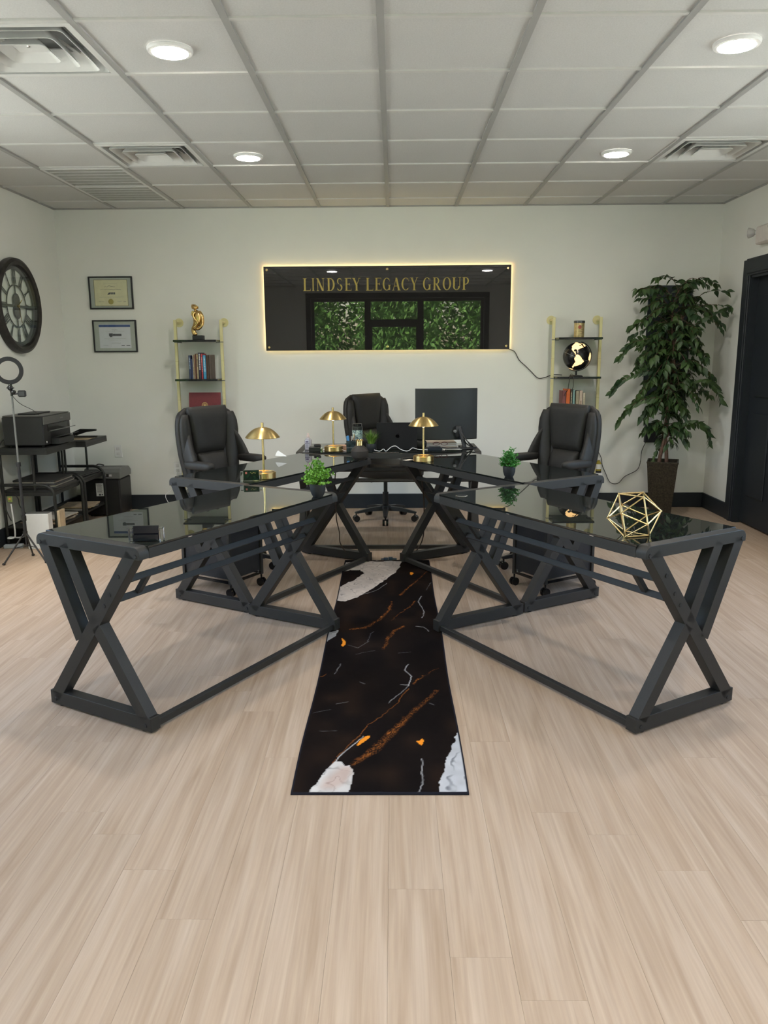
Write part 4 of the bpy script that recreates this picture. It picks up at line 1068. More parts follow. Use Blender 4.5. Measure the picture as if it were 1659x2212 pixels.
# dark panel sign behind the tree
t = thing('unlit_sign', 'tall dark blue-black glossy panel on the wall behind the ficus', 'sign', (2.505, YB-.03, 1.01), 0)
DP = mat('dark_blue_acrylic', (.040, .050, .058), .22, noise=0)
MB().box(-.200, .200, -.006, 0, 0, 1.03, c=.0015).build('panel', DP, t)
for a in (-.175, .175):
    for c_ in (.03, 1.0): MB().lathe([(.009, -.006), (.009, -.011)], a, 0, 14, axis='y', cz=c_).lathe([(.006, 0), (.006, .03)], a, 0, 10, axis='y', cz=c_).build('standoff_screw', CHROME, t)
t = thing('control_box', 'small dark box on the wall below the dark panel, cord leaving it', 'box', (2.41, YB, .62), 0)
MB().box(-.06, .06, -.04, 0, 0, .18, c=.004).build('box_body', STEEL_M, t)
cord('power_cord', [(1.90, 7.41, .80), (1.905, 7.40, .72), (1.892, 7.40, .60), (1.923, 7.40, .538), (1.956, 7.40, .472), (1.968, 7.40, .406), (2.002, 7.40, .331), (2.05, 7.40, .242), (2.125, 7.40, .233), (2.187, 7.40, .299), (2.293, 7.40, .356), (2.324, 7.40, .427), (2.331, 7.40, .536), (2.365, 7.40, .623)], .0032, BLK, n=4, parent=find('control_box'))

def outlet(lab, x, z, y=YB):
    t = thing('wall_outlet', lab, 'outlet', (x, y, z), 0)
    MB().box(-.036, .036, -.006, 0, -.058, .058, c=.003).build('cover_plate', WHITEP, t)
    for dz in (-.024, .024): MB().box(-.016, .016, -.008, -.005, dz-.014, dz+.014, c=.002).build('socket', mat('socket_white', (.62, .62, .62), .4, noise=0), t)
outlet('white wall outlet left of the left shelf post', -2.063, .395)
outlet('white wall outlet low on the back wall behind the manager desk', .536, .42)
outlet('white wall outlet above the shredder near the left corner', -2.62, .56)
outlet('white wall outlet on the back wall seen under the desk, left of the centre chair', -.49, .42)

# ================================================================== CEILING FIXTURES
LENS = mat('downlight_lens', (1, .95, .85), .5, noise=0, emis=(1.0, .93, .84), estr=LAMP_W)
def downlight(lab, x, y):
    t = thing('ceiling_downlight', lab, 'ceiling light', (x, y, ZC), 0, 'round ceiling downlights')
    MB().lathe([(.078, -.010), (.094, -.008), (.098, .0), (.098, .006), (.078, .006)], 0, 0, 48, cap=False).build('trim_ring', WHITEP, t)
    MB().lathe([(.080, -.004), (.076, -.011), (.055, -.014), (.0, -.016)], 0, 0, 48, cap=False).build('lens', LENS, t)
downlight('round lit downlight nearest the camera on the left', -.962, 3.72)
downlight('round lit downlight far left, above the left office chair', -.962, 5.585)
downlight('round lit downlight nearest the camera on the right', 1.478, 3.72)
downlight('round lit downlight far right, above the right office chair', 1.478, 5.585)
for yy, wd in ((1.88, 'just in front of'),):
    for xx, sd in ((-.962, 'left'), (1.478, 'right')):
        downlight('round lit downlight %s the camera on the %s, out of the frame' % (wd, sd), xx, yy)

VW = mat('vent_white_metal', (.66, .67, .66), .45, noise=.02)
def diffuser(lab, x, y):
    t = thing('air_diffuser', lab, 'air vent', (x+.305, y+.305, ZC), 0, 'square ceiling air diffusers')
    def sq(r, z): return [(-r, -r, z), (r, -r, z), (r, r, z), (-r, r, z)]
    def frus(r0, z0, r1, z1, th, name, cr=.03):
        def rr(r, z): return [(p, q, z) for p, q in rrect(2*r, 2*r, min(cr, r*.3), 3)]
        b = MB(); A, B, A2, B2 = rr(r0, z0), rr(r1, z1), rr(r0, z0+th), rr(r1, z1+th); n = len(A)
        b.v = A+B+A2+B2
        for i in range(n):
            j = (i+1) % n
            b.f += [(i, j, n+j, n+i), (2*n+i, 3*n+i, 3*n+j, 2*n+j), (i, 2*n+i, 2*n+j, j), (n+i, n+j, 3*n+j, 3*n+i)]; b.m += [0]*4
        return b.build(name, VW, t)
    b = MB(); n = .293
    b.box(-n, n, -n, -n+.028, -.004, 0).box(-n, n, n-.028, n, -.004, 0).box(-n, -n+.028, -n+.028, n-.028, -.004, 0).box(n-.028, n, -n+.028, n-.028, -.004, 0)
    b.build('frame', VW, t, smooth=0)
    frus(.268, .0, .235, .095, .002, 'outer_cone')
    frus(.232, -.006, .185, .060, .003, 'louver_ring')
    frus(.168, -.010, .125, .050, .003, 'louver_ring')
    frus(.105, -.012, .062, .030, .003, 'louver_ring')
    MB().box(-.066, .066, -.066, .066, .020, .024).build('centre_plate', VW, t, smooth=0)
    MB().lathe([(.008, .020), (.006, .016)], 0, -.0, 12).build('screw', CHROME, t)
    MB().box(-.24, .24, -.24, .24, .098, .103).build('neck_plate', mat('dark_duct', (.24, .25, .25), .6), t, smooth=0)
    for a, c_ in ((-.12, -.02), (.12, .02)):
        MB().beam((a-.03, -.21, .055), (a+.03, .21, .055), .016, .003).build('spreader_bar', VW, t, smooth=0)
diffuser('square white air diffuser cut off by the left frame edge, nearest the camera', *VENTS[0])
diffuser('square white air diffuser left of the far left downlight', *VENTS[1])
diffuser('square white air diffuser right of the far right downlight', *VENTS[2])
def ret_grille(lab, x, y):
    t = thing('return_grille', lab, 'air vent', (x+.305, y+.305, ZC), 0, 'ribbed ceiling return grilles')
    n = .293
    MB().box(-n, n, -n, -n+.022, -.006, 0).box(-n, n, n-.022, n, -.006, 0).box(-n, -n+.022, -n+.022, n-.022, -.006, 0).box(n-.022, n, -n+.022, n-.022, -.006, 0).build('frame', VW, t, smooth=0)
    for k in range(5): 
        yy = -n+.022+(k+1)*(2*n-.044)/6
        MB().box(-n+.02, n-.02, yy-.003, yy+.003, -.003, .006).build('divider_rib', VW, t, smooth=0)
    b = MB(); 
    for k in range(36):
        yy = -n+.026+k*(2*n-.052)/36; b.beam((-n+.02, yy, .004), (n-.02, yy, .004), .0015, .014, up=(0, .7, .7))
    tag(b.build('louver_fin', mat('grille_fin_grey', (.47, .475, .445), .6), t, smooth=0), kind='stuff')
    MB().box(-n, n, -n, n, .02, .024).build('backing', mat('grille_back', (.42, .42, .39), .8), t, smooth=0)
ret_grille('ribbed return air grille, nearer of the two by the left corner', *RET[0])
ret_grille('ribbed return air grille next to the back wall by the left corner', *RET[1])

# emergency light on the right wall
t = thing('emergency_light', 'white emergency light with clear lamp head above the dark door frame', 'emergency light', (XR, 6.47, 2.33), 0)
MB().box(-.065, 0, -.13, .13, -.05, .09, c=.012).build('housing', mat('offwhite_plastic', (.62, .58, .55), .4), t)
for dy in (.155, -.155):
    h = MB().tube([(-.04, dy*.8, .05), (-.05, dy*1.02, .05)], .014, 10).build('bracket', WHITEP, t)
    b = MB().lathe([(.012, 0), (.030, .02), (.040, .05), (.041, .056), (.0, .062)], 0, 0, 24, axis='y')
    o = b.build('lamp_head', mat('clear_lamp_plastic', (.75, .75, .76), .15, trans=.6, noise=0), t); o.location = (-.05, dy, .05); o.rotation_euler = (0, 0, math.radians(50 if dy > 0 else 150))

# ================================================================== BRASS TABLE LAMPS
def lamp(lab, x, y, z=DH):
    t = thing('table_lamp', lab, 'lamp', (x, y, z), 0, 'brass dome table lamps')
    MB().lathe([(.066, 0), (.069, .003), (.069, .033), (.066, .036), (.060, .036), (.058, .033), (.0, .033)], 0, 0, 56, cap=False).build('base', BRASS, t)
    MB().lathe([(.0065, .033), (.0065, .262)], 0, 0, 16).build('pole', BRASSP, t)
    prof = [(.007+(.0995-.007)*i/12, .236+.058*(1-((i/12)**2.15))) for i in range(13)]
    prof += [(.0985, .234)]+[(p[0]*.975, p[1]-.0022) for p in prof[::-1]]
    MB().lathe(prof, 0, 0, 72, cap=False).build('shade', BRASS, t, smooth=50)
    MB().lathe([(.008, .291), (.008, .318), (.007, .320)], 0, 0, 16).build('finial', BRASSP, t)
    bulb = mat('warm_bulb', (1, .8, .5), .5, noise=0, emis=(1, .66, .30), estr=12)
    MB().lathe([(.007, .225), (.014, .232), (.016, .245), (.012, .258), (.006, .262)], 0, 0, 20).build('bulb', bulb, t)
    return t
lamp('brass dome lamp on the rear left desk beside the small picture holder', -.755, 4.515)
lamp('brass dome lamp at the left of the manager desk near the hand sanitizer', -.448, 5.815)
lamp('brass dome lamp on the rear right desk in front of the monitor', .197, 5.225)

# ================================================================== SMALL PLANTS
POT = mat('matte_black_ceramic', (.022, .024, .027), .55, noise=.05)
LG1 = leaf_material('boxwood_leaf', (.09, .26, .02), (.20, .44, .05))
LG2 = leaf_material('herb_leaf', (.04, .20, .03), (.09, .34, .06))
LG3 = leaf_material('grass_blade', (.06, .15, .02), (.16, .28, .04))
SOIL = mat('dark_soil', (.03, .022, .016), .95, noise=.4, nscale=120)
def potprof(r, h): return [(r*.62, 0), (r*.80, h*.18), (r*.97, h*.5), (r, h*.8), (r*.97, h), (r*.90, h), (r*.90, h*.88)]
def small_plant(name, lab, x, y, r, h, R, H, n, m, kind, seed):
    t = thing(name, lab, 'plant', (x, y, DH), 0, None)
    rr = random.Random(seed)
    MB().lathe(potprof(r, h), 0, 0, 36, cap=False).lathe([(r*.62, 0), (0, .0)], 0, 0, 36, cap=False).build('pot', POT, t)
    MB().lathe([(r*.92, h*.86), (0, h*.90)], 0, 0, 24, cap=False).build('soil', SOIL, t)
    lv, st = MB(), MB()
    if kind == 'grass':
        for i in range(n):
            a = rr.uniform(0, 2*PI); l = rr.uniform(.55, 1)*H; k = rr.uniform(.02, 1)*R; w_ = rr.uniform(.0018, .0034)
            c_, s_ = math.cos(a), math.sin(a); r0 = rr.uniform(0, r*.6); px = -s_; py = c_; V = []
            for q in range(5):
                u = q/4; rad = r0+k*u**1.6; z = h*.86+l*(u-.25*(k/R)*u*u); ww = w_*(1-u**2)+.0002
                V += [(c_*rad-px*ww, s_*rad-py*ww, z), (c_*rad+px*ww, s_*rad+py*ww, z)]
            lv.add(V, [(2*q, 2*q+1, 2*q+3, 2*q+2) for q in range(4)])
    else:
        for i in range(n):
            a = rr.uniform(0, 2*PI); el = math.asin(rr.uniform(-.12, 1)); d = Vector((math.cos(a)*math.cos(el)*R, math.sin(a)*math.cos(el)*R, max(.15, math.sin(el)+.15)*H*.9))*rr.uniform(.7, 1.05)
            p0 = Vector((0, 0, h*.88)); p1 = p0+Vector((d.x*.5, d.y*.5, d.z*.65)); p2 = p0+d
            st.tube([p0, p1, p2], .0009, 4)
            for q in range(11 if kind == 'box' else 9):
                u = .35+.65*q/9; c = p0.lerp(p1, u*2) if u < .5 else p1.lerp(p2, min(1, u*2-1)); 
                ld = Vector((rr.uniform(-1, 1), rr.uniform(-1, 1), rr.uniform(-.3, 1))).normalized()
                if kind == 'box': L_, W_ = rr.uniform(.009, .013), .006
                else: L_, W_ = rr.uniform(.014, .022), .0038
                s_ = ld.orthogonal().normalized(); s_.rotate(Matrix.Rotation(rr.uniform(0, 6.28), 3, ld))
                nn = ld.cross(s_)*.0015
                lv.add([c, c+ld*L_*.35+s_*W_+nn, c+ld*L_*.75+s_*W_*.85+nn, c+ld*L_, c+ld*L_*.75-s_*W_*.85+nn, c+ld*L_*.35-s_*W_+nn], [(0, 1, 2, 3), (0, 3, 4, 5)])
        st.build('stems', mat('green_stem', (.10, .18, .04), .6), t, smooth=0, fix=False)
    tag(lv.build('leaves', m, t, smooth=0, fix=False), kind='stuff')
small_plant('potted_boxwood', 'bushy bright green plant in a black pot on the near left desk', -.383, 3.895, .040, .066, .080, .125, 88, LG1, 'box', 3)
small_plant('potted_herb', 'small pointed-leaf green plant in a black pot on the rear right desk', .664, 4.505, .036, .064, .058, .115, 85, LG2, 'herb', 5)
small_plant('potted_grass', 'spiky grass plant in a dark pot at the manager desk beside the laptop', -.167, 5.80, .038, .055, .085, .118, 150, LG3, 'grass', 8)

# vase with gold neck
t = thing('black_vase', 'matte brown-black geometric vase with gold neck at the end of the rear left desk', 'vase', (-.232, 5.31, DH), 0)
MB().lathe([(.036, 0), (.052, .014), (.058, .026), (.060, .060), (.048, .078), (.026, .096), (.020, .098)], 0, 0, 40).build('vase_body', mat('matte_umber_ceramic', (.030, .025, .022), .6, noise=.05), t)
MB().lathe([(.0235, .096), (.0235, .122), (.026, .124), (.026, .130), (.021, .132)], 0, 0, 32).build('gold_neck', BRASSP, t)
b = MB()
for k in range(6): b.pillow((.017*math.cos(k*1.05), .017*math.sin(k*1.05), .134), (.013, .013, .010), .9, 6)
b.build('gold_stopper', BRASSP, t)

# ================================================================== CARD HOLDERS
def holder(lab, x, y, rz, w_, h, face, tilt=-12):
    t = thing('card_holder', lab, 'card holder', (x, y, DH), rz)
    A = MB()
    for s in (-1, 1): A.box(s*(w_/2+.008)-.008, s*(w_/2+.008)+.008, -.014, .020, 0, h*.86, c=.0015)
    A.box(-w_/2, w_/2, -.014, .022, 0, .006, c=.001).build('acrylic_block', ACRYCLEAR, t)
    b = MB().box(-w_/2+.001, w_/2-.001, -.004, .004, .0065, h, c=.0008)
    o = b.build('card_stack', mat('dark_navy_card', (.006, .007, .013), .15, noise=0), t)
    if face == 'photo':
        p = MB().box(-w_/2+.003, w_/2-.003, -.0050, -.004, h*.08, h*.96).build('photo_print', mat('dark_green_print', (.006, .016, .011), .2, noise=.9, nscale=45), t, smooth=0)
        MB().box(-w_/2+.012, -w_/2+.022, -.0056, -.005, h*.66, h*.84).build('red_mark', mat('red_mark', (.55, .16, .12), .5, noise=0), p, smooth=0)
        b = MB(); rr = random.Random(2)
        b.tube(smoothpath([(-w_*.06+i*w_*.045, -.0056, h*.74+rr.uniform(-.004, .004)) for i in range(9)], 3), .0012, 4); b.build('gold_script', GOLDFOIL, p)
        MB().box(-w_/2+.003, w_/2-.003, .004, .005, h*.1, h*.95).build('blue_back_print', mat('sky_blue_print', (.25, .45, .75), .4, noise=.3, nscale=30), t, smooth=0)
    else:
        MB().box(-w_/2+.001, w_/2-.001, -.016, -.0145, .004, h*.48, c=.0005).build('front_card', mat('dark_navy_card', (.012, .014, .03), .18), t, smooth=0)
    return t
holder('clear card holder with dark business cards at the outer end of the near left desk', -.950, 2.93, math.radians(4), .098, .062, 'card')
holder('clear holder with a dark green picture card beside the rear left brass lamp', -.808, 4.40, math.radians(8), .090, .062, 'photo')

# ================================================================== GEOMETRIC ORNAMENT (icosahedron frame)
def ico():
    R = .100; ph = (1+5**.5)/2; V = []
    for a in (-1, 1):
        for c in (-1, 1): V += [Vector((a, c*ph, 0)), Vector((0, a, c*ph)), Vector((c*ph, 0, a))]
    V = [v.normalized() for v in V]
    n = Vector((-1, -1, -1)).normalized(); x_ = Vector((0, 0, 1)).cross(n).normalized(); y_ = n.cross(x_)
    a = math.radians(96)
    W_ = []
    for v in V:
        p = Vector((v.dot(x_), v.dot(y_), v.dot(n))); W_.append(Vector((p.x*math.cos(a)-p.y*math.sin(a), p.x*math.sin(a)+p.y*math.cos(a), p.z))*R)
    zmin = min(v.z for v in W_); W_ = [v+Vector((0, 0, -zmin+.0035)) for v in W_]
    t = thing('geometric_ornament', 'gold rod icosahedron ornament on the near right glass desk', 'ornament', (.93, 3.0, DH), 0)
    e = min((W_[i]-W_[j]).length for i in range(12) for j in range(i))
    for i in range(12):
        for j in range(i):
            if (W_[i]-W_[j]).length < e*1.05: MB().tube([W_[j], W_[i]], .0030, 10).build('rod', BRASSP, t, smooth=60)
    b = MB()
    for v in W_: b.lathe([(.0, -.0042), (.0036, -.003), (.0042, 0), (.0036, .003), (0, .0042)], v.x, v.y, 12, cz=v.z, cap=False)
    b.build('joints', BRASSP, t, smooth=60)
ico()

# ================================================================== MANAGER DESK THINGS
# laptop (lid back towards the camera)
t = thing('laptop', 'open dark grey laptop seen from behind its lid at the manager desk', 'laptop', (.023, 5.86, DH), 0)
LAP = mat('space_grey_aluminium', (.030, .030, .033), .42, metal=.4, noise=.02)
MB().box(-.15, .15, .0, .215, .001, .013, c=.003).build('keyboard_base', LAP, t)
lid = MB().prism([(p, q+.103) for p, q in rrect(.30, .205, .010)], -.0028, .0028, axis='y').build('screen_lid', LAP, t, bevel=.001)
lid.location = (0, 0.0, .008); lid.rotation_euler = (math.radians(14), 0, 0)
LOGO = mat('mirror_black_emblem', (.006, .006, .007), .08, metal=.5, noise=0)
b = MB(); ap = []
for k in range(36):
    a = 2*PI*k/36; r = .0155*(1+.06*math.cos(2*a)); 
    if math.sin(a) > .9: r *= .90
    if math.sin(a) < -.93: r *= .95
    ap.append((r*math.cos(a)*.95, r*math.sin(a)))
bite = [(p, q) for p, q in ap]
ap2 = []
for p, q in ap:
    if (p-.0185)**2+(q-.003)**2 < .0075**2:
        d = Vector((p-.0185, q-.003)).normalized(); p, q = .0185-.0075*abs(d.x), .003+.0075*d.y
    ap2.append((p, q))
b.prism([(p+.005, q+.10) for p, q in ap2], -.0034, -.0027, axis='y')
b.prism([(p+.006, q+.119) for p, q in [(-.001, -.003), (.001, .003), (.006, .005), (.005, .0), (.002, -.003)]], -.0034, -.0027, axis='y')
b.build('lid_emblem', LOGO, lid, smooth=0)
MB().box(-.142, .142, .0028, .0034, .012, .197).build('display', PLASTIC_G, lid, smooth=0)

# monitor, curved, seen from behind
t = thing('curved_monitor', 'large black curved monitor seen from behind at the right of the manager desk', 'monitor', (.402, 5.97, DH), math.radians(9))
W2, z0, z1 = .238, .062, .447
S = []
for i in range(17):
    u = -1+2*i/16; x_ = W2*u; y_ = -.012*(1-u*u)+.030*(u*u); th = .012+.014*(1-abs(u)**3)
    S.append([(x_, y_-th, z0+.006), (x_, y_-th, z1-.006), (x_, y_-th*.6, z1), (x_, y_+.004, z1), (x_, y_+.004, z0), (x_, y_-th*.6, z0)])
MB().loft(S).build('housing', mat('monitor_back_plastic', (.022, .025, .026), .5, noise=.03, bump=.2, bscale=600), t)
S = []
for i in range(17):
    u = -1+2*i/16; x_ = W2*.985*u; y_ = -.012*(1-u*u)+.030*(u*u)
    S.append([(x_, y_+.0045, z0+.006), (x_, y_+.0045, z1-.006), (x_, y_+.006, z1-.006), (x_, y_+.006, z0+.006)])
MB().loft(S).build('screen', PLASTIC_G, t)
st = MB().box(.055, .105, -.066, -.028, .085, .17, c=.008).tube(smoothpath([(.085, -.055, .15), (.098, -.075, .10), (.108, -.09, .05), (.115, -.10, .008)], 4), [.019, .019, .018, .018, .017, .017, .016, .016, .016, .016, .015, .015, .015], 12).build('stand_neck', STEEL_M, t, smooth=50)
MB().loft([[(x_+w_*math.cos(a), y_+w_*math.sin(a), z_) for a in [2*PI*k/16 for k in range(16)]] for x_, y_, z_, w_ in ((.112, -.095, .0, .035), (.112, -.095, .008, .034), (.112, -.095, .016, .018))]).beam((.11, -.09, .006), (.21, -.06, .006), .03, .010).beam((.11, -.09, .006), (-.01, -.10, .006), .03, .010).beam((.11, -.09, .006), (.12, .06, .006), .03, .010).build('stand_base', STEEL_M, t)
MB().lathe([(.012, 0), (.012, -.02), (.009, -.022)], .05, -.045, 16, axis='y', cz=.13).build('joystick_cover', GREYP, t)
for k, pts in enumerate([[(.50, 5.905, .86), (.545, 5.90, .81), (.58, 5.92, .775), (.60, 5.95, .752)], [(.49, 5.90, .88), (.53, 5.88, .83), (.56, 5.87, .79), (.585, 5.88, .755), (.55, 5.86, .75), (.50, 5.84, .75)], [(.50, 5.90, .87), (.52, 5.86, .82), (.55, 5.90, .78), (.58, 5.90, .752), (.44, 5.86, .750), (.36, 5.87, .76)]]):
    cord('monitor_cable', pts, .0042, BLK, ['black cable hanging from the monitor stand to the right desk edge', 'black cable looping in front of the monitor stand', 'black cable from the monitor stand across the desk to the left'][k])
WC = mat('white_cable', (.78, .78, .80), .5, noise=0)
cord('charging_cable', [(-.145, 5.75, .758), (-.104, 5.75, .7485), (-.077, 5.75, .764), (-.057, 5.75, .7485), (-.02, 5.75, .778), (.014, 5.75, .785), (.048, 5.75, .762), (.088, 5.75, .7485), (.115, 5.75, .755), (.139, 5.76, .770), (.183, 5.77, .757), (.267, 5.79, .751)], .0026, WC, 'white charging cable curving up in front of the laptop')
cord('charging_cable', [(-.55, 5.80, .750), (-.53, 5.79, .752), (-.49, 5.80, .768), (-.45, 5.83, .772), (-.42, 5.83, .768), (-.37, 5.79, .751), (-.352, 5.78, .750)], .0024, WC, 'white cable running behind the left manager-desk lamp')
# books and papers under the monitor
t = thing('paper_stack', 'pale stack of papers and notebook behind the monitor base', 'paper stack', (.34, 6.10, DH), .05)
for k in range(5): MB().box(-.16+.003*(k % 2), .14-.004*(k % 3), -.09, .09, .001+k*.007, .0075+k*.007).build('notebook' if k % 2 else 'paper_sheets', PAPER if k % 2 else mat('warm_paper', (.62, .52, .44), .8), t, smooth=0)
t = thing('power_brick', 'flat black box in front of the papers, right of the brass lamp', 'box', (.305, 5.80, DH), .02)
MB().box(-.055, .05, -.03, .04, 0, .024, c=.003).build('box_body', mat('dark_navy_box', (.014, .018, .03), .35), t); MB().box(-.045, .04, -.02, .03, .024, .030, c=.002).build('raised_lid', STEEL_M, t)
t = thing('reading_glasses', 'folded dark reading glasses lying on the black box', 'glasses', (.345, 5.84, DH+.034), 0)
b = MB()
for s in (-1, 1): b.tube([(s*.03+.024*math.cos(a), 0, .012*math.sin(a)+.0) for a in [2*PI*k/16 for k in range(16)]], .002, 6, close=True)
b.tube([(-.006, 0, .002), (.006, 0, .002)], .002, 6).tube([(.054, 0, .004), (.05, .05, .0)], .002, 6).tube([(-.054, 0, .004), (-.02, .05, .0)], .002, 6).build('frame', mat('maroon_plastic', (.08, .015, .02), .3), t)
t.location.z = DH+.046
t = thing('loose_papers', 'white sheets lying right of the black box at the manager desk', 'paper', (.43, 5.83, DH), .2)
for k in range(3): MB().box(-.06+.01*k, .06+.004*k, -.04, .05-.01*k, .0006+k*.0016, .0018+k*.0016).build('sheet', PAPER, t, smooth=0)
t = thing('cable_tray', 'thin black flat tablet lying in front of the monitor stand', 'tablet', (.44, 5.785, DH), 0)
MB().prism([(p, q) for p, q in rrect(.13, .05, .02)], .001, .009).build('tablet_body', PLASTIC_G, t, bevel=.001)

# sanitizer bottle
t = thing('sanitizer_bottle', 'clear pump-less sanitizer bottle with printed label, left end of manager desk', 'bottle', (-.640, 5.86, DH), 0)
S = []
for z, rx, ry in ((0, .022, .013), (.004, .026, .016), (.075, .026, .016), (.088, .018, .013), (.093, .010, .010), (.096, .010, .010)):
    S.append([(rx*math.copysign(abs(math.cos(a))**.7, math.cos(a)), ry*math.copysign(abs(math.sin(a))**.7, math.sin(a)), z) for a in [2*PI*k/24 for k in range(24)]])
MB().loft(S).build('bottle_body', mat('clear_gel', (.50, .49, .56), .12, noise=.05, trans=.35), t)
MB().lathe([(.011, .096), (.012, .112), (.008, .114), (.008, .128)], 0, 0, 20).build('flip_cap', mat('pink_white_cap', (.72, .60, .58), .4), t)
lb = MB().box(-.021, .010, -.0175, -.0165, .012, .075).build('label', mat('lilac_label', (.52, .52, .60), .6, noise=.05), t, smooth=0)
b = MB(); b.box(-.016, .004, -.0182, -.0175, .060, .070); b.box(-.021, .010, -.0182, -.0175, .050, .054)
for k in range(5): b.box(-.017, .004-.002*(k % 2), -.0181, -.0175, .020+k*.006, .022+k*.006)
b.build('label_print', mat('purple_ink', (.10, .08, .16), .7, noise=0), lb, smooth=0)
# black card box + phone
t = thing('card_box', 'small black box in front of the sanitizer bottle', 'box', (-.585, 5.80, DH), 0)
MB().box(-.042, .042, -.03, .03, 0, .032, c=.002).build('box_body', mat('black_box_card', (.016, .017, .016), .45), t); MB().box(-.0425, .0425, -.0305, .0305, .026, .027).build('lid_line', STEEL_M, t, smooth=0)
MB().box(.043, .058, -.02, .02, .0, .026, c=.002).build('metal_end', CHROME, t)
t = thing('key_fob', 'small dark rounded fob lying on the black card box', 'key fob', (-.566, 5.80, DH+.0325), .3)
MB().pillow((0, 0, .010), (.052, .035, .020), .5, 10).build('fob_body', PLASTIC, t)
t = thing('note_block', 'block of peach note paper beside the left manager-desk lamp', 'note paper', (-.415, 5.91, DH), .1)
for k in range(3): MB().box(-.062, .062, -.045, .045, .0005+k*.010, .010+k*.010).build('paper_layer', mat('peach_paper', (.75, .52, .42), .8), t, smooth=0)
# pen holder, marble cube
t = thing('pen_holder', 'dark marble-print square pen cup right of the left manager-desk lamp', 'pen holder', (-.318, 5.84, DH), 0)
MRB = mat('teal_black_marble', (.022, .032, .040), .25, noise=.9, nscale=30)
b = MB()
for (x0, x1, y0, y1) in ((-.034, .034, -.034, -.030), (-.034, .034, .030, .034), (-.034, -.030, -.03, .03), (.030, .034, -.03, .03)): b.box(x0, x1, y0, y1, 0, .075)
b.box(-.03, .03, -.03, .03, 0, .004).build('cup', MRB, t, smooth=0)
MB().box(-.0345, .0345, -.0345, .0345, .022, .025).build('metal_band', GREYP, t, smooth=0)
for k, (dx, dy, ln_, c_) in enumerate([(-.02, 0, .10, 'blue'), (-.012, -.01, .105, 'blue'), (.014, 0, .112, 'brown'), (.0, .012, .098, 'silver')]):
    t2 = thing('pen', ['light blue pen in the marble pen cup, outermost left', 'blue flat-topped marker in the marble pen cup', 'brown and gold pen in the marble pen cup', 'silver pen at the back of the marble pen cup'][k], 'pen', (-.318+dx, 5.84+dy, DH+.005), 0, 'pens in the marble cup')
    t2.rotation_euler = (0, math.radians([-7, -6, 5, 2][k]), 0)
    cc = {'blue': (.08, .28, .60), 'brown': (.16, .09, .06), 'silver': (.5, .5, .5)}[c_]
    r_ = [.004, .0075, .004, .0035][k]
    MB().lathe([(r_*.4, 0), (r_, .008), (r_, ln_-.02)], 0, 0, 12).build('barrel', mat('pen_'+c_, cc, .35, noise=0), t2)
    MB().lathe([(r_*1.05, ln_-.02), (r_*1.05, ln_), (r_*.6, ln_+.002)], 0, 0, 12).build('cap', BRASSP if c_ == 'brown' else mat('pen_'+c_, cc, .35, noise=0), t2)
# candle jar
t = thing('candle_jar', 'tall black-lidded candle jar with pale teal picture label in front of the centre chair', 'jar', (-.282, 6.10, DH), 0)
MB().lathe([(.037, 0), (.040, .004), (.040, .150), (.036, .156)], 0, 0, 36).build('jar_body', mat('smoky_glass', (.035, .04, .038), .06, noise=0), t)
MB().lathe([(.034, .156), (.036, .157), (.036, .176), (.030, .178)], 0, 0, 36).build('lid', PLASTIC_G, t)
b = MB(); n_ = 24
for k in range(n_):
    a0 = math.radians(-170+160*k/n_); a1 = math.radians(-170+160*(k+1)/n_); r_ = .0406
    b.add([(r_*math.cos(a0), r_*math.sin(a0), .045), (r_*math.cos(a1), r_*math.sin(a1), .045), (r_*math.cos(a1), r_*math.sin(a1), .128), (r_*math.cos(a0), r_*math.sin(a0), .128)], [(0, 1, 2, 3)])
m_, tt, bb = principled('teal_picture_label')
n1 = tt.nodes.new('ShaderNodeTexNoise'); n1.inputs['Scale'].default_value = 38; n1.inputs['Detail'].default_value = 3; n1.inputs['Distortion'].default_value = 1.5
tc = tt.nodes.new('ShaderNodeTexCoord'); tt.links.new(tc.outputs['Object'], n1.inputs['Vector'])
r1 = tt.nodes.new('ShaderNodeValToRGB'); r1.color_ramp.elements[0].position = .38; r1.color_ramp.elements[0].color = (.05, .08, .10, 1); r1.color_ramp.elements[1].position = .5; r1.color_ramp.elements[1].color = (.30, .46, .44, 1)
e_ = r1.color_ramp.elements.new(.62); e_.color = (.55, .66, .62, 1)
tt.links.new(n1.outputs['Fac'], r1.inputs['Fac']); tt.links.new(r1.outputs[0], bb.inputs['Base Color']); bb.inputs['Roughness'].default_value = .4
b.build('label', m_, t)
# dark object behind the monitor (speaker)
t = thing('desk_speaker', 'small black rounded speaker between laptop and monitor base', 'speaker', (.205, 5.97, DH), 0)
MB().pillow((0, 0, .032), (.09, .07, .064), .6, 12).build('speaker_body', PLASTIC, t, smooth=80)
t = thing('paper_slip', 'small pale paper corner left of the right brass lamp base', 'paper', (.095, 5.27, DH), .6)
MB().box(-.03, .03, -.02, .02, .0004, .0014).build('slip', PAPER, t, smooth=0)
t = thing('paper_sheet', 'white folded sheet standing on the armrest of the left office chair', 'paper', (-.775, 5.34, .768), math.radians(-30))
MB().add([(-.045, 0, 0), (.055, 0, 0), (-.03, .015, .034), (-.045, .015, .022)], [(0, 1, 2, 3)]).add([(-.045, .001, 0), (.055, .001, 0), (-.03, .016, .034), (-.045, .016, .022)], [(3, 2, 1, 0)]).build('sheet', PAPER, t, smooth=0, fix=False)

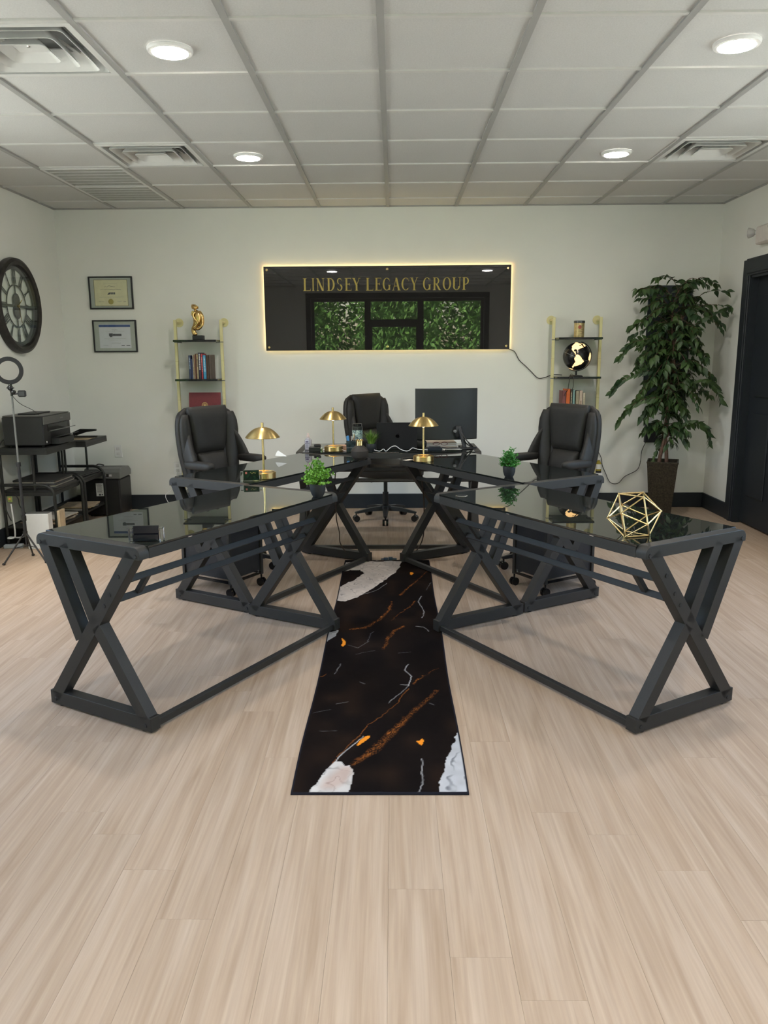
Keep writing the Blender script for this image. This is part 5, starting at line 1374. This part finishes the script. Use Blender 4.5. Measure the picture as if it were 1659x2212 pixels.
# cables under the desks
BRC = mat('brown_black_cord', (.045, .028, .02), .5, noise=0)
cord('lamp_cord', [(-.40, 5.50, .73), (-.42, 5.50, .55), (-.415, 5.5, .40), (-.412, 5.5, .291), (-.393, 5.5, .196), (-.388, 5.5, .117), (-.34, 5.48, .05), (-.25, 5.45, .006), (-.13, 5.40, .006), (-.075, 5.40, .010)], .0042, BRC, 'brown cord hanging under the desks left of the aisle')
cord('lamp_cord', [(.17, 5.36, .70), (.19, 5.40, .60), (.205, 5.45, .50), (.213, 5.5, .40), (.213, 5.5, .295), (.207, 5.5, .159), (.17, 5.48, .08), (.10, 5.44, .008), (.03, 5.42, .010)], .0042, BRC, 'dark cord hanging under the desks right of the aisle')
t = thing('cord_connector', 'dark blue-grey inline plug connector on the floor at the rug end', 'connector', (-.045, 5.455, 0), .05)
MB().box(-.032, .0, -.010, .010, .001, .020, c=.003).box(.002, .034, -.012, .012, .001, .023, c=.003).tube([(.034, 0, .010), (.062, 0, .008)], .007, 8).tube([(-.032, 0, .010), (-.05, 0, .008)], .006, 8).build('plug_body', mat('blue_grey_plastic', (.04, .06, .09), .4), t)
cord('charging_cable', [(-2.10, 7.30, .006), (-2.132, 7.30, .072), (-2.162, 7.31, .153), (-2.10, 7.36, .219), (-2.063, 7.40, .37)], .003, WC, 'thin white cord dropping from the left outlet to the floor')

# ================================================================== FICUS
def make_ficus():
    cx, cy = 2.415, 7.045
    t = thing('potted_ficus', 'tall artificial ficus tree in a tapered square bronze-textured pot, right corner', 'plant', (cx, cy, 0), 0)
    PT = mat('hammered_bronze_resin', (.035, .027, .018), .42, metal=.35, noise=.6, nscale=70, bump=1.0, bscale=110)
    a0 = math.radians(-20); 
    def sq(r, z, k=.0): return [(r*math.cos(a0+PI/4+i*PI/2), r*math.sin(a0+PI/4+i*PI/2), z) for i in range(4)]
    def ring(S):
        b = MB(); n = 4
        for q in S: b.v += q
        for i in range(len(S)-1):
            for j in range(4): b.f.append((i*4+j, i*4+(j+1) % 4, (i+1)*4+(j+1) % 4, (i+1)*4+j)); b.m.append(0)
        b.f.append((3, 2, 1, 0)); b.m.append(0)
        return b
    ring([sq(.128, 0), sq(.184, .48), sq(.190, .482), sq(.190, .497), sq(.174, .497), sq(.168, .45)]).build('pot', PT, t, smooth=0, bevel=.003)
    MB().add(sq(.168, .460), [(0, 1, 2, 3)]).build('soil', SOIL, t, smooth=0)
    rr = random.Random(11)
    TR = mat('ficus_bark', (.13, .075, .055), .7, noise=.3, nscale=60)
    trunks = []
    for s, (x0, y0, x1, tw) in enumerate([(-.030, .0, .035, 1), (.028, .01, -.01, -1)]):
        pts = []
        for i in range(26):
            v = i/25; z = .455+v*1.45; w_ = .022*math.sin(v*9+s*PI)*min(1, v*4)
            pts.append((x0+(x1-x0)*v+w_+.03*v, y0-.02*v+.02*math.cos(v*9+s*PI), z))
        MB().tube(pts, [.017-.010*i/25 for i in range(26)], 10).build('trunk', TR, t, smooth=60); trunks.append(pts)
    LF = leaf_material('ficus_leaf', (.018, .048, .018), (.055, .105, .028), .5)
    me_list = []
    for L_, W_ in ((.088, .040), (.078, .034), (.070, .032)):
        V = []; F = []
        prof = [(0, .02), (.12, .5), (.32, 1), (.55, .88), (.78, .42), (1.0, .0)]
        for u, w_ in prof:
            z = -.010*u*u*2; V += [(L_*u, -W_/2*w_, z+.006*w_), (L_*u, 0, z), (L_*u, W_/2*w_, z+.006*w_)]
        for i in range(5):
            for j in (0, 1): F.append((i*3+j, i*3+j+1, (i+1)*3+j+1, (i+1)*3+j))
        me = bpy.data.meshes.new('leaf'); me.from_pydata(V, [], F); me.materials.append(LF); me.polygons.foreach_set('use_smooth', [True]*len(F)); me.update(); me_list.append((me, V, F))
    leaves = []
    def width(z):
        K = [(.58, .16), (.70, .28), (.85, .20), (1.0, .25), (1.15, .32), (1.35, .38), (1.6, .38), (1.8, .40), (1.95, .38), (2.12, .30)]
        for i in range(len(K)-1):
            if K[i][0] <= z <= K[i+1][0]: return K[i][1]+(K[i+1][1]-K[i][1])*(z-K[i][0])/(K[i+1][0]-K[i][0])
        return .2
    twigs = MB(); n_tw = 150
    for k in range(n_tw):
        v = (k+.5)/n_tw; z0 = .66+1.25*v**.9; 
        if .78 < z0 < .90 and k % 3: continue
        tp = trunks[k % 2][min(25, int((z0-.455)/1.45*25))]
        a = k*2.399+rr.uniform(-.3, .3); R = width(min(2.1, z0+.08))*rr.uniform(.45, 1.08)
        dx, dy = math.cos(a)*R, math.sin(a)*R*.62
        if cy+tp[1]+dy > YB-.09: dy = YB-.09-cy-tp[1]
        rise = rr.uniform(.04, .16)+(.08 if v > .9 else 0); droop = rr.uniform(.02, .20) if v < .9 else rr.uniform(-.02, .06)
        p0 = Vector(tp); P1 = p0+Vector((dx*.45, dy*.45, rise)); P2 = p0+Vector((dx, dy, rise-droop))
        path = smoothpath([p0, P1, P2], 6); twigs.tube(path, [.0030-.0018*i/12 for i in range(13)], 5)
        for i in range(3, 13):
            for sd in (0, 1):
                if rr.random() < .16: continue
                c = path[i]; fwd = (path[min(12, i+1)]-path[i-1]).normalized()
                side = fwd.cross(Vector((0, 0, 1))).normalized()*(1 if (i+sd) % 2 else -1)
                d = (fwd*rr.uniform(.2, .9)+side*rr.uniform(.4, 1)+Vector((0, 0, rr.uniform(-.9, .15)))).normalized()
                leaves.append((c.copy(), d, rr.uniform(-.8, .8), rr.randrange(3), rr.uniform(.8, 1.15)))
    # a few long whips as in the photograph
    for (za, pts) in [(1.78, [(.10, -.05), (.28, .04), (.38, .06), (.42, .03)]), (1.50, [(-.10, .03), (-.26, .07), (-.40, .02), (-.48, -.08)]), (1.22, [(-.12, .08), (-.28, .07), (-.42, .0), (-.50, -.09)]), (1.02, [(-.10, .08), (-.26, .06), (-.38, -.03), (-.44, -.12)]), (.70, [(.10, .10), (.22, .15), (.34, .10), (.38, -.02)]), (1.15, [(.12, .05), (.26, .10), (.38, .06), (.44, -.05)])]:
        p0 = Vector(trunks[0][min(25, int((za-.455)/1.45*25))])
        path = smoothpath([p0]+[p0+Vector((x_, -.06, z_)) for x_, z_ in pts], 4)
        twigs.tube(path, [.003-.0018*i/(len(path)-1) for i in range(len(path))], 5)
        for i in range(4, len(path)):
            for sd in (-1, 1):
                fwd = (path[min(len(path)-1, i+1)]-path[i-1]).normalized(); up = Vector((0, -.3, 1))
                d = (fwd*.8+up.normalized()*sd*.6+Vector((0, rr.uniform(-.3, .3), -.3))).normalized()
                leaves.append((path[i].copy(), d, rr.uniform(1.0, 2.0), rr.randrange(3), rr.uniform(.85, 1.1)))
    twigs.build('twigs', TR, t, smooth=0, fix=False)
    leaves = [q for q in leaves if q[0].z < 2.16 and cy+q[0].y+q[1].y*.09 < YB-.01 and cx+q[0].x+q[1].x*.09 < XR-.04]
    leaves.sort(key=lambda q: q[0].y)
    rest = MB()
    for i, (c, d, roll, k, s_) in enumerate(leaves):
        q = d.to_track_quat('X', 'Z'); M = Matrix.Translation(c) @ q.to_matrix().to_4x4() @ Matrix.Rotation(roll, 4, 'X') @ Matrix.Scale(s_, 4)
        if i < 300:
            o = bpy.data.objects.new('leaf', me_list[k][0]); C.objects.link(o); o.parent = t; o.matrix_local = M
        else:
            rest.add([M @ Vector(v) for v in me_list[k][1]], me_list[k][2])
    tag(rest.build('foliage', LF, t, smooth=60, fix=False), kind='stuff')
make_ficus()

# ================================================================== PRINTER CORNER
CART = mat('charcoal_cart_metal', (.020, .021, .021), .45, noise=.1)
def cart(lab, y0, y1, zt, top_x1):
    t = thing('printer_cart', lab, 'cart', (-2.81, (y0+y1)/2, 0), 0, 'black tubular carts along the left wall')
    h = (y1-y0)/2; xb, xf = -.205, .19; r = .0125
    for s in (-1, 1):
        yy = s*(h-.013)
        fr = MB().tube([(xb, yy, 0.02), (xb, yy, zt)], r, 10).build('rear_post', CART, t, smooth=60)
        MB().tube([(xb, yy, .475), (xf-.09, yy, .475)]+[(xf-.09+.09*math.sin(a), yy, .385+.09*math.cos(a)) for a in [math.radians(d) for d in (15, 30, 45, 60, 75, 90)]]+[(xf, yy, .02)], r, 10).build('side_arch', CART, t, smooth=60)
        MB().tube([(xb+.25, yy, .43), (xb+.25, yy, zt)], r*.8, 8).build('shelf_post', CART, t, smooth=60)
        MB().tube([(xb, yy, .14), (xf, yy, .14)], r*.7, 8).build('lower_rail', CART, t, smooth=60)
    MB().box(xb-.015, top_x1, -h, h, zt-.002, zt+.022, c=.003).box(xb-.015, top_x1, -h, -h+.012, zt-.028, zt).box(top_x1-.012, top_x1, -h+.012, h, zt-.028, zt).build('top_shelf', CART, t)
    MB().box(xb, xf-.01, -h+.02, h-.02, .418, .434, c=.003).box(xf-.03, xf-.016, -h+.02, h-.02, .388, .418).box(xb+.012, xf-.03, -h+.02, -h+.032, .388, .418).build('middle_shelf', CART, t)
    MB().box(xb, xf-.01, -h+.02, h-.02, .125, .141, c=.003).build('bottom_shelf', CART, t)
    return t
cart('black tubular cart carrying the printer by the left wall', 5.935, 6.50, .738, .165)
cart('second black tubular cart behind the printer cart, stapler on top', 6.53, 7.02, .728, .235)
# printer
t = thing('printer', 'large dark grey office printer with open paper trays on the near cart', 'printer', (-2.83, 6.26, .762), 0)
PR = mat('printer_charcoal', (.024, .025, .026), .45, noise=.03); PRL = mat('printer_grey_top', (.10, .10, .095), .5, noise=.03)
MB().box(-.165, .150, -.27, .24, .010, .232, c=.008).build('printer_body', PR, t)
MB().box(-.160, .150, -.265, .235, .232, .240, c=.003).build('scanner_lid', PRL, t)
MB().box(-.10, .04, -.14, .14, .240, .250, c=.004).build('document_feeder', PR, t)
MB().box(.150, .158, -.27, .24, .17, .232, c=.003).build('control_panel', PRL, t)
MB().box(.1585, .160, .03, .09, .198, .208).build('panel_marking', GREYP, t, smooth=0)
MB().box(.148, .153, -.19, .18, .115, .165).build('output_slot', PLASTIC_G, t, smooth=0)
MB().prism([(.15, .118), (.15, .110), (.23, .128), (.23, .134)], -.16, .15, axis='y').build('output_tray', GREYP, t, smooth=0)
MB().box(.150, .215, -.15, .14, .010, .060, c=.004).build('paper_cassette', PR, t)
MB().prism([(.18, .068), (.18, .062), (.265, .080), (.265, .086)], -.13, .12, axis='y').build('paper_guide', PR, t, smooth=0)
MB().box(.156, .158, -.245, -.232, .03, .045).build('power_button', WHITEP, t, smooth=0)
for sx in (-.13, .12):
    for sy in (-.23, .2): MB().lathe([(.012, -.002), (.012, .012)], sx, sy, 12).build('foot', PLASTIC, t)
cord('printer_cord', [(-2.99, 6.30, .80), (-3.01, 6.15, .83), (-3.018, 6.0, .80), (-3.02, 5.93, .70), (-3.02, 5.92, .5), (-3.0, 5.93, .3), (-2.96, 5.92, .2)], .0045, BLK, parent=find('printer'))
# stapler
t = thing('stapler', 'black stapler lying on papers on the rear cart top', 'stapler', (-2.66, 6.74, .752), math.radians(8))
MB().box(-.09, .09, -.02, .02, .003, .012, c=.003).build('stapler_base', PLASTIC, t)
MB().prism([(-.085, .012), (-.080, .035), (-.03, .052), (.085, .050), (.09, .040), (.02, .034), (-.04, .020)], -.016, .016, axis='y').build('stapler_arm', PLASTIC_G, t, bevel=.003)
MB().lathe([(.007, -.018), (.007, .018)], -.055, 0, 14, axis='y', cz=.022).build('hinge_pin', CHROME, t)
t.location.z = .757; t.scale = (1.15, 1.15, 1.5)
t = thing('paper_sheets', 'tan paper sheets under the black stapler', 'paper', (-2.69, 6.74, .7505), 0)
for k in range(3): MB().box(-.10+.01*k, .09, -.10, .11-.01*k, .0003+k*.0015, .0016+k*.0015).build('sheet', mat('tan_paper', (.50, .40, .27), .8), t, smooth=0)
# things on middle and bottom shelves
t = thing('keyboard', 'thin black keyboard on the rear cart middle shelf', 'keyboard', (-2.70, 6.76, .4345), math.radians(84))
kb = MB().box(-.17, .17, -.065, .065, .001, .014, c=.004).build('keyboard_case', PLASTIC, t)
b = MB()
for r_ in range(5):
    for c_ in range(15): b.box(-.16+c_*.0214, -.16+c_*.0214+.018, -.056+r_*.023, -.056+r_*.023+.019, .014, .018)
tag(b.build('keys', PLASTIC, t, smooth=0), kind='stuff')
t = thing('paper_pile', 'pile of dark binders and papers on the near cart middle shelf', 'paper pile', (-2.80, 6.22, .4345), 0)
for k, (c_, w_) in enumerate([((.05, .05, .05), .17), ((.5, .48, .42), .155), ((.04, .04, .045), .165), ((.45, .43, .38), .15), ((.03, .03, .03), .16)]):
    MB().box(-.17, w_, -.2+.01*(k % 2), .2-.012*k, .001+k*.013, .0135+k*.013, c=.001).build('binder' if k % 2 == 0 else 'paper_bundle', mat('binder_%d' % k, c_, .6), t)
t = thing('magazine_pile', 'loose tan and white magazines on the near cart bottom shelf', 'magazines', (-2.80, 6.25, .1415), 0)
for k in range(6):
    o = MB().box(-.15, .15, -.15, .15, .0005, .0058).build('magazine', mat('mag_%d' % (k % 4), [(.45, .36, .25), (.55, .53, .48), (.12, .10, .08), (.40, .30, .18)][k % 4], .6, noise=.2), t, smooth=0); o.location = (.01*(k % 3)-.01, .02*((k*2) % 3)-.02, k*.0062); o.rotation_euler = (0, 0, .12*((k*5) % 4-1.5))
t = thing('magazine_pile', 'loose magazines on the rear cart bottom shelf', 'magazines', (-2.80, 6.77, .1415), 0)
for k in range(4):
    o = MB().box(-.14, .14, -.13, .13, .0005, .0058).build('magazine', mat('mag_%d' % ((k+1) % 4), (.5, .4, .3), .6), t, smooth=0); o.location = (.01*k, .01*k, k*.0062); o.rotation_euler = (0, 0, .1*(k-1.5))
# shredder against the back wall
t = thing('paper_shredder', 'black office shredder with grey top and white label, left corner of back wall', 'shredder', (-2.665, 7.21, 0), 0)
MB().box(-.155, .165, -.155, .155, .012, .345, c=.012).build('bin', PLASTIC, t)
MB().prism([(-.155, .350), (.155, .350), (.158, .40), (.10, .438), (-.02, .450), (-.13, .440), (-.158, .41)], -.158, .172, axis='x').build('shredder_head', GREYP, t, bevel=.006)
MB().box(-.13, .15, -.03, -.005, .446, .452).build('feed_slot', PLASTIC_G, t, smooth=0)
MB().box(.02, .10, -.160, -.156, .37, .395, c=.003).build('control_light', CHROME, t)
l_ = MB().box(-.055, .015, -.1575, -.155, .19, .31, c=.001).build('warning_label', WHITEP, t)
b = MB()
for k in range(9): b.box(-.045, .003-.006*(k % 2), -.1582, -.1575, .225+k*.008, .228+k*.008)
b.box(-.032, -.012, -.1582, -.1575, .197, .213).box(-.006, .006, -.1582, -.1575, .20, .212).box(-.035, -.005, -.1582, -.1575, .301, .304)
b.build('label_print', INK, l_, smooth=0)
for sx in (-.12, .13):
    for sy in (-.12, .12): MB().lathe([(.015, 0), (.015, .014)], sx, sy, 12).build('foot', PLASTIC, t)
cord('shredder_cord', [(-2.74, 7.15, .452), (-2.72, 7.12, .47), (-2.70, 7.13, .475), (-2.68, 7.18, .46)], .006, BLK, 'short black cable end on top of the shredder')
# white box on the floor and a pale board beside it
t = thing('white_box', 'white upright box on the floor in front of the printer cart', 'box', (-2.715, 5.86, 0), math.radians(2))
MB().box(-.085, .085, -.04, .04, .001, .275, c=.004).build('box_shell', mat('white_card_box', (.72, .74, .76), .6, noise=.02), t); MB().box(-.083, .083, -.038, .038, .2755, .277).build('lid_edge', GREYP, t, smooth=0)
t = thing('wooden_board', 'thin pale wooden board standing right of the white box', 'board', (-2.600, 5.99, 0), 0)
MB().box(-.010, .010, -.05, .05, .001, .275, c=.001).build('board', mat('pale_pine', (.60, .48, .33), .6, noise=.15, nscale=12), t)
# power strip, cables, router on the floor by the left wall
t = thing('power_strip', 'pale blue-white power strip on the floor under the near cart', 'power strip', (-2.93, 5.86, 0), math.radians(12))
MB().box(-.07, .07, -.022, .022, .001, .030, c=.005).build('strip_body', mat('pale_blue_plastic', (.42, .46, .52), .4), t)
t = thing('black_modem', 'flat black box on the floor behind the power strip', 'modem', (-2.94, 6.02, 0), 0)
MB().box(-.09, .10, -.06, .05, .001, .055, c=.01).build('modem_case', PLASTIC_G, t)
cord('extension_cord', [(-2.96, 5.94, .33), (-2.95, 5.93, .25), (-2.94, 5.92, .12), (-2.945, 5.91, .07), (-2.99, 5.90, .066), (-2.98, 5.92, .070), (-2.92, 5.92, .068), (-2.88, 5.92, .075), (-2.85, 5.94, .085)], .0065, WC, 'white cord looping over the floor under the near cart')
cord('adapter_cord', [(-2.93, 5.95, .41), (-2.90, 5.94, .37), (-2.895, 5.94, .32), (-2.87, 5.94, .28), (-2.85, 5.94, .25)], .004, BLK, 'black cord with adapter hanging below the near cart shelf')
t = thing('plug_adapter', 'blue-grey plug adapter hanging beside the ring light pole', 'adapter', (-2.845, 5.94, .205), 0)
MB().box(-.02, .02, -.014, .014, -.03, .045, c=.005).build('adapter_body', mat('blue_grey_plastic2', (.05, .055, .08), .4), t)
t = thing('key_tag', 'small yellow-green tag on the white cord under the cart', 'tag', (-2.962, 5.935, .365), 0)
MB().box(-.018, .018, -.004, .004, -.02, .025, c=.002).build('tag_body', mat('lime_tag', (.30, .38, .12), .5), t); MB().pillow((0, -.005, .005), (.02, .008, .02), .8, 8).build('orange_dot', mat('orange_dot', (.6, .28, .10), .5), t)

# ring light on a tripod
t = thing('ring_light', 'black ring light on a slim tripod in front of the printer, left frame edge', 'ring light', (-2.634, 5.45, 0), 0)
rg = MB(); cz = 1.352
def rpt(a, r): return (-.008+r*math.cos(a)*.80, r*math.cos(a)*.5, cz+r*math.sin(a))
S = []
for k in range(49):
    a = 2*PI*k/48; S.append([(-.004+(r)*math.cos(a)*.82+dy*.5, (r)*math.cos(a)*.57-dy*.8, cz+r*math.sin(a)) for r, dy in ((.068, -.007), (.090, -.007), (.094, 0), (.090, .008), (.068, .008), (.065, 0))])
rg.loft(S).build('ring', STEEL_M, t, smooth=50)
S = []
for k in range(49):
    a = 2*PI*k/48; S.append([(-.004+r*math.cos(a)*.82+dy*.5, r*math.cos(a)*.57-dy*.8, cz+r*math.sin(a)) for r, dy in ((.070, -.008), (.088, -.008), (.088, -.010), (.070, -.010))])
MB().loft(S).build('diffuser_face', mat('white_diffuser', (.6, .6, .58), .5), t, smooth=50)
MB().tube([(0, 0, cz-.09), (0, 0, 1.18)], .008, 10).pillow((-.006, 0, 1.235), (.035, .028, .035), .7, 8).pillow((.012, 0, 1.205), (.035, .03, .03), .7, 8).tube([(-.03, 0, 1.235), (.02, 0, 1.235)], .005, 8).build('swivel_joint', PLASTIC_G, t, smooth=50)
ph_ = MB().tube([(.0, 0, 1.192), (.045, 0, 1.195)], .006, 8).box(.044, .10, -.012, .012, 1.172, 1.218, c=.008).build('phone_clamp', PLASTIC, t)
MB().tube([(0, 0, .215), (0, 0, .70)], .0105, 12).tube([(.0, 0, .69), (.0, 0, .72)], .015, 12).build('lower_pole', STEEL_M, t, smooth=50)
MB().tube([(0, 0, .70), (0, 0, 1.19)], .0065, 12).build('upper_pole', CHROME if False else GREYP, t, smooth=50)
MB().tube([(0, 0, .30), (0, 0, .335)], .017, 12).tube([(0, 0, .185), (0, 0, .225)], .016, 12).build('collar', PLASTIC, t, smooth=50)
for k in range(3):
    a = math.radians(222+120*k); c_, s_ = math.cos(a), math.sin(a)
    l_ = MB().tube([(c_*.012, s_*.012, .205), (c_*.16, s_*.16, .012)], .0065, 8).build('leg', STEEL_M, t, smooth=50)
    MB().pillow((c_*.163, s_*.163, .010), (.022, .022, .018), .8, 8).build('rubber_foot', PLASTIC, l_)
    MB().beam((c_*.01, s_*.01, .12), (c_*.085, s_*.085, .11), .008, .004).build('leg_strut', STEEL_M, t)
MB().tube([(0, 0, .11), (0, 0, .2)], .006, 8).build('centre_rod', STEEL_M, t)
cord('ring_light_cord', [(-2.655, 5.46, 1.27), (-2.650, 5.47, 1.20), (-2.655, 5.60, 1.12), (-2.66, 5.80, 1.06), (-2.70, 5.98, 1.012)], .002, BLK, parent=find('ring_light'))
